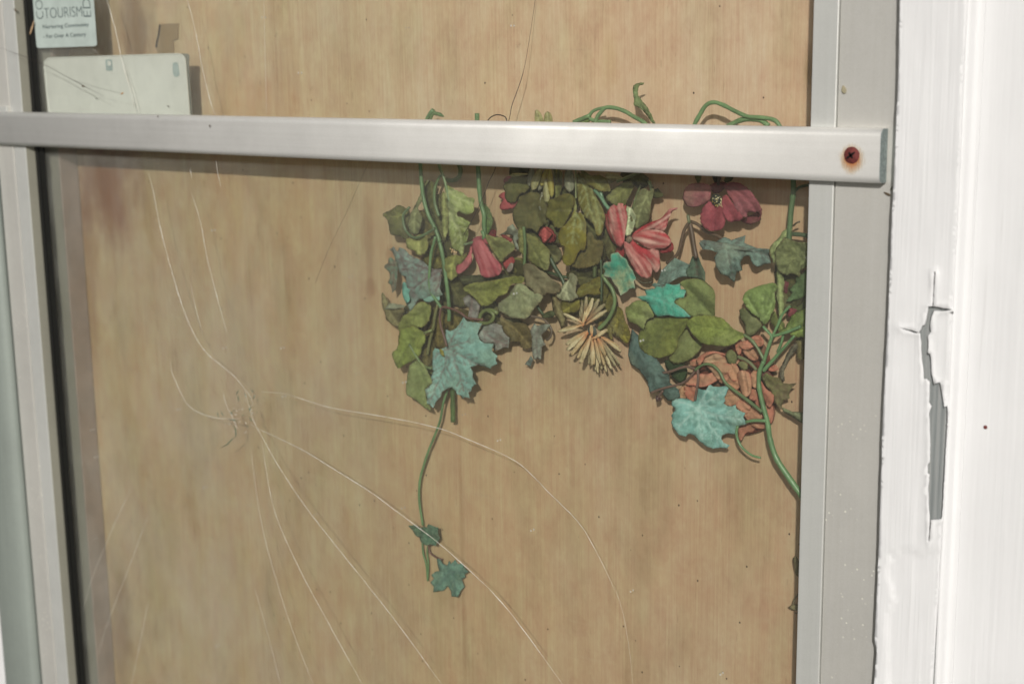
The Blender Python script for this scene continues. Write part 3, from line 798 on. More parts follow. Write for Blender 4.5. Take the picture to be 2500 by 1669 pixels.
cl = flat_poly('tape_tab', T('K 1362,205 1520,200 1515,330 1475,350 1478,455 1345,455 1325,405 1345,330'), y_ply - .0010, .0008, mat_plain('clear_tape', (158, 136, 104), .35, var=.05))
tag(cl, 'yellowed strip of tape stuck to the plywood above the white plate', 'tape')
o = flat_poly('tape_edge', T('K 1355,208 1366,212 1356,300 1340,360 1334,405 1322,405 1330,350 1344,300'), y_ply - .0018, .0006, M_HAIR, cl)
bk = empty('rail_bracket', P(10, 263, -.02), 'small pale metal bracket on the left stile just above the bar', 'bracket')
z_, x_ = P(12, 270, -.016).z, P(18, 262, -.016).x
box('bracket_plate', x_ - .05, x_, -.0175, -.0142, z_ - .003, z_ + .0045, M_STOP, bk, .0008)

# small debris
def husk(px, py, Y, a, L, wd, label, mat=M_DARK, cat='husk', name='husk'):
    ca, sa = math.cos(a), math.sin(a)
    o = leaf(None, lens((px - ca * L / 2, py - sa * L / 2), (px + ca * L / 2, py + sa * L / 2), wd, .5), .02, mat, name=name, sp=2.2, dome=2, wave=.3, sub=False, crease=0)
    for v in o.data.vertices:
        d = CAM + (v.co - CAM) * ((Y - CAM.y) / (v.co.y - CAM.y)); v.co = d
    return tag(o, label, cat)
husk(2166, 473.5, -.0105, .45, 18, 5.5, 'brown seed husk stuck on the right stile just under the bar end')
husk(2176, 460, -.0105, 2.0, 11, 3, 'thin curled husk directly beneath the corner of the bar end', mat_plain('grey_husk', (110, 112, 92), .7))
husk(2060, 219, -.0105, 1.4, 20, 12, 'greenish dirt blob on the right stile above the bar', mat_plain('dirt', (158, 150, 124), .9), 'dirt', 'dirt_blob')
husk(511.5, 307, -.0245, 1.9, 6, 2.4, 'black speck on the front of the bar')
husk(298, 228.5, -.0228, -.6, 9, 4, 'tan husk caught on the thread in front of the white plate', mat_plain('tan_husk', (176, 140, 104), .8))
husk(203, 211, -.0228, .3, 8, 4, 'tiny husk on the dark spider thread', M_DARK)
husk(78, 68, -.006, 1.85, 36, 3.2, 'straw coloured sliver standing in the black gasket', mat_plain('straw', (196, 164, 128), .7), 'straw', 'straw_sliver')
husk(37, 25, -.0145, .9, 9, 4, 'brown crumb on the left stile beside the sticker', M_DARK)
husk(411, 260, .0042, .6, 7, 3, 'small brown fleck low on the white plate', M_DARK)
husk(385.5, 284, -.0225, 1.6, 5, 2, 'tiny dark fleck on the top edge of the bar', M_DARK)
hook = tube_pts('wire_hook', [P(900 + x / 3.408, 180 + y / 3.408, .012) for x, y in crom([(985, 400), (1010, 368), (1050, 346), (1090, 344), (1138, 362), (1150, 400)], 10)],
                [.0005] * len(crom([(985, 400), (1010, 368), (1050, 346), (1090, 344), (1138, 362), (1150, 400)], 10)), M_HAIR, None, 6)
tag(hook, 'short dark wire arch poking up behind the bar left of the long thread', 'wire')
tp = crom([p[:2] for p in T('A 1387,-618 1340,-300 1292,-34 1245,120 1190,272 1168,385 1062,765 1000,900 960,1010 880,1180 790,1345')], 10)
th_ = tube_pts('dark_thread', [P(p[0], p[1], .0045 if p[1] > 280 else .0045 + (280 - p[1]) * .00008) for p in tp], [.00030 if p[1] > 180 else .00016 for p in tp], M_HAIR, None, 5)
tp2 = crom([(905, 385), (885, 430), (845, 520), (806, 600), (770, 690)], 8)
tag(tube_pts('dark_thread', [P(p[0], p[1], .006) for p in tp2], [.00012] * len(tp2), M_HAIR, None, 5), 'very fine dark thread slanting over bare plywood left of the flowers', 'thread')
tag(th_, 'long dark thread crossing behind the bar down into the flowers', 'thread')
# ------------------------------------------------------------------ artificial flowers and vines pressed between glass and plywood
TEAL, OLIVE, DOLIVE, PALE = (112, 156, 147), (100, 104, 54), (84, 86, 46), (140, 158, 98)
BROWN = (122, 84, 72)
GRP = 'faded artificial flowers and vines hanging behind the glass'
def thing(name, at, label, cat):
    p = T(at)[0]; return empty(name, P(p[0], p[1], .016), label, cat, GRP)
def iv(c, c2=None, vein=(118, 92, 86), amt=.75, n=110): return mat_leaf(c, c2, vein, amt, n)

# 1 ivy spray at the left
t = thing('ivy_spray', 'A 430,700', 'ivy spray with big blue grey leaves and a long trailing end', 'artificial ivy')
GS = mat_stem((104, 146, 92))
stem(t, 'A 428,700 430,745 440,900 460,1050 500,1180 540,1260 570,1330 590,1400', .012, 4.4, GS)
stem(t, 'C 590,105 615,210 640,380 662,560 670,680 668,760', .013, 4.3, GS)
stem(t, 'C 556,60 540,120 520,200 508,330 505,450 525,530 570,600 603,650', .0085, 3.3, GS)
stem(t, 'A 548,1285 480,1330 390,1365 320,1320 290,1240 292,1170 340,1112', .0090, 3.0, mat_stem((98, 124, 82)), 'tendril')
stem(t, 'C 603,645 592,720 600,800 625,880 652,975', .0085, 2.6, mat_stem(BROWN), 'petiole')
stem(t, 'C 600,645 650,648 720,670 780,705 830,738 950,752', .0095, 2.6, mat_stem(BROWN), 'petiole')
stem(t, 'C 655,1340 622,1440 600,1568 578,1640 540,1740 495,1850 455,1975 428,2080 420,2200 428,2310 452,2460', .019, 2.9, GS, Y2=.0275)
stem(t, 'E 395,1035 403,1120 425,1200 435,1318', .0275, 2.3, GS); stem(t, 'E 440,1045 430,1100 440,1200 436,1300', .0275, 1.8, GS)
stem(t, 'E 440,1050 450,1105 490,1140 540,1160', .0265, 2.2, mat_stem(BROWN), 'petiole')
leaf(t, 'C 640,830 680,845 725,825 760,780 790,728 820,765 880,770 945,780 920,830 905,870 925,920 960,945 1040,950 1025,1010 1073,1055 1055,1085 1072,1120 1025,1140 1015,1160 960,1140 900,1130 850,1145 870,1190 865,1230 896,1285 860,1310 850,1345 830,1355 842,1402 795,1395 782,1412 775,1385 735,1370 725,1345 690,1310 650,1325 610,1350 600,1390 560,1430 540,1482 520,1475 505,1450 475,1450 490,1410 468,1330 500,1310 530,1280 520,1225 535,1180 530,1110 535,1010 550,985 590,1000 630,985 655,960 640,900',
     .0100, iv((136, 184, 174), (114, 160, 152), (118, 88, 84)), ['C 655,990 760,1040 950,1152', 'C 655,990 730,1120 792,1345', 'C 655,990 640,1120 585,1250 505,1440', 'C 655,990 590,1030 538,1078', 'C 655,990 760,950 870,922', 'C 655,990 700,900 780,780'], smooth=False, dome=.55, wave=.5, crease=1.5)
leaf(t, 'J 205,170 190,130 160,80 100,40 130,55 190,10 215,60 250,90 265,20 330,40 380,80 420,130 520,175 600,215 640,240 700,300 780,340 900,345 880,420 890,500 870,600 880,660 915,720 860,745 860,800 780,800 700,830 640,815 620,780 560,780 520,840 480,900 430,970 400,900 370,850 420,820 340,780 320,700 310,620 320,540 370,530 360,450 300,430 270,380 250,300 215,250',
     .0115, iv((122, 154, 144), (118, 114, 112), (100, 74, 74), .85), ['J 890,350 700,340 450,250 240,190', 'J 890,350 640,500 430,670', 'J 890,350 860,560 780,680', 'J 700,350 480,360 300,340'], smooth=False, dome=.6, wave=.7, crease=1.6)
leaf(t, 'J 315,560 340,528 372,560 388,620 432,650 410,700 432,780 420,822 372,852 338,780 310,690', .0080, iv((106, 176, 160), (96, 150, 140), (120, 160, 150)), smooth=False, dome=.6, wave=.5, name='leaf_fold')
leaf(t, 'J 615,782 700,742 780,730 862,735 862,802 780,804 700,834 640,818', .0082, iv((116, 176, 162), (104, 156, 146), (120, 160, 150)), smooth=False, dome=.6, wave=.5, name='leaf_fold')
leaf(t, 'J 140,160 190,200 240,240 250,320 250,400 240,480 230,560 220,640 170,700 160,640 140,570 100,540 130,470 130,400 90,360 48,320 60,280 110,250 110,200', .0150, iv((118, 118, 100), (84, 132, 110), (110, 80, 70)), ['J 200,210 190,400 180,660', 'J 200,280 130,290 70,310'], smooth=False, dome=.8)
leaf(t, 'C 905,870 945,800 1000,785 1060,780 1110,800 1120,850 1145,880 1172,900 1165,985 1120,985 1090,1000 1040,1010 1045,950 960,945 925,920', .0160, iv((142, 156, 148), (126, 122, 116), (122, 96, 92)), ['C 920,810 1020,900 1150,960'], smooth=False, dome=.8)
leaf(t, 'C 785,570 830,540 880,560 930,620 920,680 905,735 860,740 825,725 840,650 800,630', .0200, iv((138, 140, 134), (98, 98, 92), (120, 96, 92)), ['C 860,560 850,730'], smooth=False, wave=2)
leaf(t, 'E 290,912 345,905 380,930 410,915 425,925 440,898 475,915 512,925 515,970 527,1010 500,1040 495,1062 460,1050 420,1057 385,1030 375,1000 345,985 322,945', .0235, iv((98, 132, 106), (58, 96, 76), (70, 110, 84)), ['E 410,915 460,990 495,1030', 'E 410,915 350,940'], smooth=False, sp=3.4, dome=1.2, wave=1.8)
leaf(t, 'E 498,1148 530,1158 545,1190 580,1202 592,1168 605,1195 638,1158 655,1195 690,1185 700,1215 738,1250 705,1270 712,1290 685,1310 707,1360 682,1385 657,1437 610,1432 605,1390 580,1355 550,1390 473,1400 480,1360 453,1330 480,1300 458,1275 490,1250 520,1245 508,1200', .0255, iv((104, 144, 128), (72, 112, 98), (84, 112, 104)), ['E 530,1165 620,1280 640,1420', 'E 600,1255 720,1250', 'E 600,1250 490,1380'], smooth=False, sp=3.4, dome=.8, wave=1.2)

# 2 small olive sprig far left
t = thing('olive_sprig', 'A 500,880', 'small olive leaf sprig at the upper left of the tangle, notched leaf pointing left', 'artificial foliage')
leaf(t, 'A 118,1168 180,1135 245,1098 330,1130 340,1200 320,1270 330,1380 260,1350 190,1340 170,1280 150,1210', .0170, mat_leaf(OLIVE, (84, 84, 48)), ['A 330,1150 220,1190 130,1172'], teeth=1.2)
leaf(t, 'A 430,1010 446,1060 412,1120 445,1200 432,1280 400,1342 350,1322 322,1260 335,1190 370,1130 400,1070', .0135, mat_leaf((116, 124, 84), (96, 100, 72)), ['A 435,1020 385,1180 380,1330'], dome=1.6)
leaf(t, 'A 310,1375 380,1358 440,1335 492,1390 492,1450 452,1503 402,1507 378,1470 325,1455', .0145, mat_leaf((146, 152, 86), (118, 124, 66)), ['A 420,1345 420,1490'], dome=1.3)
leaf(t, 'A 465,910 520,893 562,920 555,1000 600,1010 640,1150 655,1300 620,1420 560,1330 500,1200 460,1000', .0240, mat_leaf(DOLIVE), ['A 520,900 560,1150 610,1380'])
leaf(t, 'A 400,1150 500,1180 560,1300 540,1400 580,1500 480,1540 420,1420', .0235, mat_leaf((98, 94, 50)), ['A 430,1160 520,1480'])
leaf(t, 'A 480,1440 570,1420 640,1500 620,1600 520,1620 450,1540', .0240, mat_leaf((100, 96, 40)), ['A 480,1450 600,1580'])
stem(t, 'A 500,885 450,960 432,1030', .018, 2.5, mat_stem((112, 116, 70)))

# 3 pale veined leaf
t = thing('chrysanthemum_foliage', 'A 575,755', 'pale green pointed leaf with strong whitish veins hanging beside the leftmost stem', 'artificial foliage')
GS3 = mat_stem((122, 150, 100))
stem(t, 'A 575,720 600,800 630,880 650,960 672,1060', .0090, 4.2, GS3, r2=2.2)
stem(t, 'A 640,880 700,888 752,860 765,800 750,755 735,720', .021, 5.0, mat_stem((92, 116, 70)))
stem(t, 'A 600,840 562,920 547,1000 552,1080 585,1185', .014, 3.3, mat_stem((110, 140, 90)))
stem(t, 'A 470,420 485,378 505,340 535,300', .012, 4.0, mat_stem((110, 150, 100)))
leaf(t, 'A 490,385 510,335 535,290 560,315 600,328 632,356 590,358 545,345 520,388', .0120, mat_leaf((120, 152, 100), (86, 120, 78)), teeth=.8, dome=1.5)
leaf(t, 'A 635,925 720,968 780,988 830,1028 878,1040 872,1100 872,1150 820,1172 780,1166 742,1142 735,1182 780,1200 842,1240 827,1290 832,1340 800,1420 778,1512 740,1480 700,1450 678,1380 658,1290 668,1180 648,1060', .0100, mat_leaf((150, 168, 100), (118, 136, 72), (176, 186, 140), .7), ['A 636,930 720,1020 870,1080', 'A 645,980 700,1200 760,1320 778,1490', 'A 650,1040 672,1160 735,1290'], dome=.8, wave=.9, crease=1.7)
leaf(t, 'A 605,990 650,1020 664,1200 645,1360 618,1320 608,1200', .0170, mat_leaf((132, 140, 84), (110, 116, 66)), ['A 625,1000 636,1340'])
leaf(t, 'J 935,200 1000,160 1100,130 1180,150 1262,108 1262,160 1180,262 1112,292 1120,400 1132,432 1072,480 1040,512 980,482 970,432 930,430 898,330 918,260', .0140, mat_leaf((128, 134, 70), (100, 106, 54)), ['J 1100,140 1040,320 1040,500'])

# 4 magenta drooping flower
t = thing('drooping_flower', 'A 905,740', 'drooping magenta flower with two petals on a thick green stem at the left', 'artificial flower')
GS4 = mat_stem((100, 142, 88))
stem(t, 'A 902,330 903,400', .010, 5.2, GS4); stem(t, 'A 905,700 915,850 925,1000 940,1100 962,1180 960,1260 972,1370', .0110, 5.2, GS4)
leaf(t, 'A 955,1085 1000,1118 1028,1180 1028,1250 1010,1302 980,1345 958,1300 950,1200', .0140, mat_leaf((84, 112, 56), (64, 92, 46)), ['A 960,1090 990,1330'], dome=1.5)
PM = mat_leaf((168, 74, 84), (146, 58, 70), (196, 120, 124), .25, 50, True)
leaf(t, 'C 862,105 872,150 857,210 862,262 832,312 792,352 740,367 726,310 780,262 830,200 850,130', .0130, PM, ['C 862,110 835,240 745,345'], 'petal', sub=False, dome=1.6)
leaf(t, 'C 875,95 940,90 982,130 1012,180 1052,240 1102,290 1108,335 1080,382 1000,402 938,382 912,300 878,230 862,160', .0085, PM, ['C 900,100 950,220 1020,395'], 'petal', sub=False, dome=1.3)
leaf(t, 'C 870,75 940,52 978,85 990,125 930,112 868,125', .0090, mat_leaf((160, 84, 92), (120, 70, 74)), name='calyx', dome=1.6, sp=3.5)
stem(t, 'C 795,127 860,110 922,98', .0095, 3.2, mat_stem((128, 150, 110)))
stem(t, 'C 945,10 960,50 958,80', .0090, 4.6, GS4)
leaf(t, 'F 25,885 120,918 200,918 260,948 345,1000 355,1042 300,1100 250,1150 200,1202 150,1142 108,1080 58,1000', .0120, mat_leaf((136, 146, 88), (108, 112, 66), (96, 104, 62), .7), ['F 70,960 180,1052 345,1020', 'F 120,1000 200,1180'], dome=1.2, teeth=.6)
leaf(t, 'F 45,868 110,828 152,870 132,912 78,912', .0160, mat_leaf((120, 46, 48), (96, 40, 42)), name='petal', sp=3, wave=2)
leaf(t, 'F 196,892 260,898 332,950 312,972 248,950', .0150, mat_leaf((150, 66, 64), (110, 50, 48)), name='petal', sp=3, dome=2)
leaf(t, 'F 165,902 260,850 272,800 332,768 370,822 402,850 412,922 370,962 402,1040 380,1080 350,1020 330,960 330,900 278,890', .0195, mat_leaf((142, 156, 138), (90, 92, 72)), smooth=False, wave=2.2)
leaf(t, 'C 1118,272 1160,238 1202,228 1217,262 1192,300 1150,332 1128,320', .0170, mat_leaf((160, 70, 70), (120, 48, 50)), name='petal', sp=3)
leaf(t, 'C 1145,345 1180,278 1207,290 1192,340 1160,360', .0150, mat_leaf((160, 158, 146), (124, 108, 102)), name='petal', sp=3)
leaf(t, 'C 1190,250 1290,240 1290,330 1220,370 1180,330', .0215, mat_leaf((104, 104, 54)), teeth=1)
for q in ('J 1022,45', 'J 1050,62', 'J 1075,90', 'J 1108,98', 'J 1040,90'):
    p = T(q)[0]; c = P(p[0], p[1], .0085)
    disc('glitter_bead', c.x, c.z, c.y, .0008, mat_plain('gold_bead', (212, 176, 128), .3, .3), t, .0006, 8, 2)

# 5 pale drooping chrysanthemum under the bar
t = thing('pale_chrysanthemum', 'F 640,60', 'pale yellow green chrysanthemum with pointed petals hanging from under the bar', 'artificial flower')
YG, YL, GR = mat_leaf((164, 164, 112), (132, 134, 86), (190, 188, 150), .5), mat_leaf((164, 156, 72), (140, 132, 60), (186, 180, 110), .5), mat_leaf((140, 144, 120), (112, 118, 96), (160, 160, 140), .5)
for b, e, wd, y, m_ in (((560, 90), (515, 352), 72, .0150, GR), ((655, 110), (550, 398), 96, .0110, YG), ((700, 140), (620, 400), 74, .0150, GR), ((715, 150), (648, 352), 74, .0125, YL),
                        ((700, 270), (715, 545), 78, .0105, YG), ((742, 120), (772, 478), 74, .0100, YL), ((662, 410), (650, 635), 62, .0150, GR), ((780, 160), (772, 508), 60, .0160, GR),
                        ((962, 90), (975, 425), 118, .0095, GR), ((500, 210), (290, 226), 42, .0150, YG), ((600, 200), (640, 330), 60, .0190, YL), ((820, 120), (835, 300), 70, .0190, YL)):
    petal(t, 'F', b, e, wd, y, m_, blunt=.15)
leaf(t, 'A 1388,420 1384,310 1400,296 1440,345 1455,420', .0130, YG, ['A 1395,300 1420,415'], 'petal', sub=False, sp=3.2)
leaf(t, 'A 1465,420 1462,345 1490,315 1522,345 1526,420', .0150, YG, ['A 1490,318 1492,415'], 'petal', sub=False, sp=3.2)
leaf(t, 'F 228,300 240,250 300,230 340,260 300,330', .0225, mat_leaf((164, 92, 96), (140, 80, 82)), name='petal')
leaf(t, 'F 172,458 240,410 330,470 420,500 390,560 310,600 200,610 185,560 215,500', .0215, mat_leaf((176, 84, 88), (150, 70, 74)), name='petal', sub=False)

# 6 dark olive lobed foliage
t = thing('olive_foliage', 'F 1040,150', 'dark olive lobed foliage with long pale veins filling the middle under the bar', 'artificial foliage')
V6 = (150, 160, 108)
leaf(t, 'F 223,350 268,290 320,238 400,232 482,238 492,300 522,360 480,402 410,442 380,512 310,527 258,500 238,450 243,390', .0150, mat_leaf((100, 100, 52), (86, 88, 46), (92, 96, 52)), ['F 470,250 360,360 300,510'], teeth=1)
leaf(t, 'F 398,472 470,440 540,408 640,438 702,520 722,620 702,700 722,760 640,802 600,862 530,822 430,832 368,792 333,700 333,630 368,560 388,510', .0165, mat_leaf((98, 96, 54), (84, 84, 46), (88, 90, 50)), ['F 600,450 540,620 420,800', 'F 560,580 660,760'], teeth=1)
leaf(t, 'F 800,478 900,438 982,430 1022,500 1002,600 962,680 922,760 880,812 800,802 768,740 698,692 708,620 728,560 706,520', .0130, mat_leaf((110, 110, 48), (90, 90, 40), (84, 88, 40)), ['F 980,450 860,600 820,780'], dome=1.4)
leaf(t, 'F 1030,470 1052,560 1048,640 1100,640 1142,700 1157,800 1158,900 1162,980 1142,1060 1100,1062 1060,1100 1030,1180 970,1242 920,1222 888,1170 898,1090 908,1022 858,1000 848,900 868,820 930,770 980,700 1010,640 1018,560', .0085, mat_leaf((124, 118, 38), (100, 96, 34), V6, .8), ['F 1042,480 1042,620 1022,800 1002,990', 'F 1046,640 1088,720 1104,840'], dome=1.1, crease=1.8)
leaf(t, 'F 1058,200 1130,218 1182,300 1222,370 1262,450 1312,540 1352,620 1372,700 1357,780 1342,850 1312,902 1270,882 1250,800 1230,762 1180,722 1150,700 1108,620 1078,560 1058,460 1048,330', .0100, mat_leaf((112, 108, 44), (94, 92, 38), V6, .8), ['F 1048,190 1150,380 1200,600 1262,740', 'F 1220,400 1300,620 1310,860'], dome=1.1, crease=1.8)
leaf(t, 'F 1095,150 1200,218 1300,218 1382,258 1412,320 1432,402 1370,402 1290,392 1238,360 1190,330 1138,270', .0085, mat_leaf((114, 110, 46), (92, 90, 40), (132, 140, 90), .7), ['F 1098,165 1230,270 1340,355'], dome=1.1)
leaf(t, 'F 770,150 880,180 885,330 862,442 820,492 778,472 788,350', .0180, mat_leaf(OLIVE, (78, 78, 40)), ['F 820,170 820,480'])
leaf(t, 'F 1165,880 1222,868 1262,950 1342,960 1348,1060 1322,1160 1302,1212 1200,1252 1080,1272 1020,1252 988,1232 1060,1110 1110,1060 1150,1040', .0120, mat_leaf((108, 102, 56), (92, 86, 48), (84, 82, 46)), ['F 1190,890 1200,1060 1040,1230', 'F 1200,1060 1340,1010'], dome=1.2, teeth=.8)
leaf(t, 'B 405,950 470,880 560,825 622,850 602,900 562,990 520,1022 450,992', .0150, mat_leaf(OLIVE, (84, 88, 40)), ['B 600,840 500,920 420,970'])
leaf(t, 'B 700,878 740,898 767,860 772,920 747,1000 742,1100 700,1152 640,1182 598,1120 598,1040 628,950 660,898', .0140, mat_leaf((118, 124, 84), (96, 102, 66)), ['B 735,890 680,1020 640,1170'])
leaf(t, 'B 768,900 800,878 822,900 842,936 790,952 762,936', .0190, mat_leaf((88, 92, 50)), teeth=1)
leaf(t, 'B 405,762 480,766 535,800 455,832 418,852', .0140, mat_leaf((158, 156, 116)), ['B 410,790 530,800'], 'petal', sub=False)
leaf(t, 'B 520,760 640,750 730,800 720,860 660,880 600,840 540,830', .0210, mat_leaf((74, 76, 40)), ['B 540,780 700,840'])
stem(t, 'F 1042,120 1040,300 1042,480', .0078, 2.0, mat_stem((140, 152, 100)))
stem(t, 'B 318,888 370,950 400,1000 430,1035', .0090, 4.2, mat_stem((110, 156, 120), .25)); stem(t, 'B 362,900 384,970', .0100, 3.6, mat_stem((110, 156, 120), .25))
stem(t, 'B 490,825 560,798 660,755', .0110, 3.6, mat_stem((120, 136, 90))); stem(t, 'B 735,820 758,890', .0130, 4.0, mat_stem((120, 140, 96)))
stem(t, 'B 670,855 635,945 612,1030', .0120, 2.2, mat_stem((110, 124, 76)))
leaf(t, 'B 780,395 740,348 700,298 658,260 618,240 622,200 612,130 618,92 655,70 698,67 692,80 658,98 650,150 682,208 722,258 740,290 790,395', .0120, mat_leaf((118, 138, 88), (92, 110, 66), (136, 156, 108)), ['B 650,90 640,200 760,370'], 'leaf', dome=1.8)
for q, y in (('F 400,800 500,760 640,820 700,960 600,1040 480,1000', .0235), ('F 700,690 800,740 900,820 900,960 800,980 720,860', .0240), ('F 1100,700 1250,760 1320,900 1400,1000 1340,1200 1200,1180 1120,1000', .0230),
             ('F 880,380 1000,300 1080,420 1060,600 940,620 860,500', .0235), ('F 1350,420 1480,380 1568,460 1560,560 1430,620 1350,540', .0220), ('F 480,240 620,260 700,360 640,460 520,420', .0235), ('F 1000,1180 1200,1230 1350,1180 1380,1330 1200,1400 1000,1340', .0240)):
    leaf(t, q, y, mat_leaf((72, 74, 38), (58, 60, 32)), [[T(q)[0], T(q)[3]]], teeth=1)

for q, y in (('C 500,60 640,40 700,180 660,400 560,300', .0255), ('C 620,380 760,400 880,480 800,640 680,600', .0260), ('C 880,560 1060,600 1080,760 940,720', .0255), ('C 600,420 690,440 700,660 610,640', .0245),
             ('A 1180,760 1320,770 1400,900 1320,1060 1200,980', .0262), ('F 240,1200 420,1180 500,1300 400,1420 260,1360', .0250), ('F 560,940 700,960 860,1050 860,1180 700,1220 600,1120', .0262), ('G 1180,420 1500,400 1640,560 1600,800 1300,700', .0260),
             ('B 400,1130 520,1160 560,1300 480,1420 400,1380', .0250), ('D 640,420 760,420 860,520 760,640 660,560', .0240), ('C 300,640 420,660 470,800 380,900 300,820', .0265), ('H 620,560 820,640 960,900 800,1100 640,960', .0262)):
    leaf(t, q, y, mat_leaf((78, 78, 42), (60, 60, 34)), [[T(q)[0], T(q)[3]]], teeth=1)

# 7 red bud
t = thing('red_bud', 'F 700,800', 'round dusty red bud between the olive leaves', 'artificial flower')
leaf(t, 'F 628,850 700,800 762,818 802,870 822,920 792,970 690,988 650,942 625,900', .0170, mat_leaf((138, 54, 56), (104, 42, 46)), name='petal', dome=2.2)
leaf(t, 'F 638,872 705,798 772,850 782,880 722,950 680,988 652,930', .0115, mat_leaf((176, 84, 82), (150, 66, 68)), ['F 705,800 700,960'], name='petal', dome=2.2, sub=False)
leaf(t, 'F 690,800 735,810 775,850 800,905 740,960 790,900 740,850', .0105, mat_leaf((160, 70, 70), (130, 56, 58)), name='petal', dome=1.5, sub=False, sp=3.5)
stem(t, 'F 735,700 722,760 705,815', .0150, 3.0, mat_stem((96, 100, 64)))

# 8 green foliage in the middle
t = thing('green_foliage', 'F 455,830', 'clump of wrinkled green and grey green leaves in the middle of the tangle', 'artificial foliage')
leaf(t, 'F 478,878 560,900 620,940 680,1000 742,1060 748,1150 742,1240 702,1292 620,1262 540,1212 498,1150 498,1050 488,960', .0110, mat_leaf((128, 134, 76), (104, 108, 58), (90, 96, 56), .7), ['F 480,890 580,1060 705,1280'], dome=1.1, crease=1.8, teeth=.6)
leaf(t, 'F 395,830 470,838 492,1000 492,1200 450,1232 438,1100 408,1080 398,980', .0160, mat_leaf((108, 112, 60), (88, 92, 48)), ['F 430,840 450,1220'])
stem(t, 'F 455,800 470,1000 462,1240', .0100, 3.4, mat_stem((96, 126, 74)))
leaf(t, 'C 785,490 860,450 950,438 1050,420 1150,400 1240,388 1292,400 1282,442 1200,452 1172,480 1152,530 1080,562 1040,600 1000,632 940,632 880,572 820,522', .0095, mat_leaf((134, 142, 70), (104, 110, 50), (92, 98, 48), .7), ['C 795,492 980,505 1120,460 1285,408'], dome=1.0, crease=1.8)
leaf(t, 'C 1075,622 1110,590 1170,540 1210,470 1260,448 1310,470 1350,510 1445,550 1432,600 1382,650 1322,732 1270,742 1190,737 1120,702 1078,662', .0075, mat_leaf((150, 160, 120), (128, 132, 102), (112, 122, 84), .6), ['C 1260,460 1200,580 1100,670', 'C 1250,480 1290,600 1300,730', 'C 1255,470 1400,560'], dome=1.1, crease=1.5)
leaf(t, 'G 508,40 560,18 640,38 720,98 800,140 860,200 960,270 992,330 962,382 880,402 810,392 770,432 680,422 640,382 600,330 540,310 518,200', .0105, mat_leaf((120, 114, 84), (100, 96, 68), (92, 84, 62), .6), ['G 540,60 700,240 960,340', 'G 620,150 700,300 760,420'], dome=1.1, crease=1.4, teeth=.8)
leaf(t, 'G 855,400 930,430 982,500 1012,600 1042,720 1030,830 1000,850 960,740 890,622 878,520', .0150, mat_leaf((110, 104, 68), (92, 84, 56)), ['G 890,420 960,600 1010,800'])
leaf(t, 'G 1100,138 1078,230 1018,280 958,360 928,430 980,472 1100,502 1152,482 1212,452 1182,382 1192,300 1202,200 1152,148', .0125, mat_leaf((142, 148, 118), (116, 120, 88)), ['G 1110,150 1060,330 1100,490', 'G 1080,260 970,420'], dome=1.2, wave=1.4)
leaf(t, 'G 1195,350 1260,288 1350,248 1440,198 1512,188 1522,280 1472,360 1502,402 1430,422 1340,402 1250,442 1188,412', .0140, mat_leaf((118, 114, 44), (96, 92, 38), (132, 136, 70), .6), ['G 1510,260 1350,320 1200,400'])
leaf(t, 'G 995,498 1120,508 1212,478 1232,560 1202,622 1120,640 1008,650', .0170, mat_leaf((112, 108, 42), (90, 86, 36)), ['G 1220,500 1020,630'])
leaf(t, 'G 205,698 330,758 450,768 540,788 600,880 622,980 622,1080 560,1108 478,1082 458,1022 338,1022 328,960 258,900', .0210, mat_leaf((98, 88, 50), (82, 72, 42)), ['G 230,720 420,860 600,1080'], teeth=.8)
leaf(t, 'G 1600,640 1700,560 1790,640 1790,900 1740,960 1640,900 1600,780', .0210, mat_leaf((104, 98, 34), (84, 80, 30)), ['G 1780,620 1650,900'])
leaf(t, 'D 440,488 480,468 530,528 552,590 530,642 480,602 448,560', .0200, mat_leaf((116, 110, 36), (92, 88, 32)), ['D 460,480 530,630'])
leaf(t, 'D 168,440 230,398 290,378 340,298 400,278 432,340 402,420 330,472 240,482 188,466', .0220, mat_leaf((92, 90, 36), (72, 72, 30)), ['D 400,290 200,460'], teeth=.8)
leaf(t, 'G 1500,430 1620,300 1700,420 1690,560 1600,640 1500,560', .0230, mat_leaf((92, 88, 34), (72, 70, 30)), ['G 1620,320 1560,620'])
leaf(t, 'G 1480,760 1600,780 1650,960 1640,990 1560,900 1480,860', .0190, mat_leaf((116, 108, 42), (92, 86, 34)), ['G 1500,780 1640,980'])
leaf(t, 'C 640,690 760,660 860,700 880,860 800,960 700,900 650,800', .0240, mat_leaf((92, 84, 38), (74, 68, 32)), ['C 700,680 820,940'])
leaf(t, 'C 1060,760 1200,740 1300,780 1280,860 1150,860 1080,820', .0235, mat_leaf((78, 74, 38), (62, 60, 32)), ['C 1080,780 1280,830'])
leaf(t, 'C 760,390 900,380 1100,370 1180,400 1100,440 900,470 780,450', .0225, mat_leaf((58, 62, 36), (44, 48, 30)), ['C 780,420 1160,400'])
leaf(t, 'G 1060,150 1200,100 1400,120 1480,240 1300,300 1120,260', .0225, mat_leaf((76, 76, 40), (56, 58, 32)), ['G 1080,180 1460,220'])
DG = mat_stem((72, 94, 60))
stem(t, 'G 850,-60 930,90 1000,200 1035,290', .0190, 4.6, DG); stem(t, 'G 690,110 830,130 950,168 1070,195', .0200, 3.4, DG)
stem(t, 'G 1500,-30 1508,200 1505,490', .0120, 2.4, DG); stem(t, 'G 1425,20 1420,190', .0150, 4.8, mat_stem((84, 100, 56)))
stem(t, 'C 1075,700 1050,680 1010,668 960,680 927,720 932,765 972,782 1020,765 1042,725 1025,690 985,672', .0120, 4.2, mat_stem((116, 132, 72)), 'tendril')
stem(t, 'G 690,560 750,650 800,690', .0160, 3.2, DG)
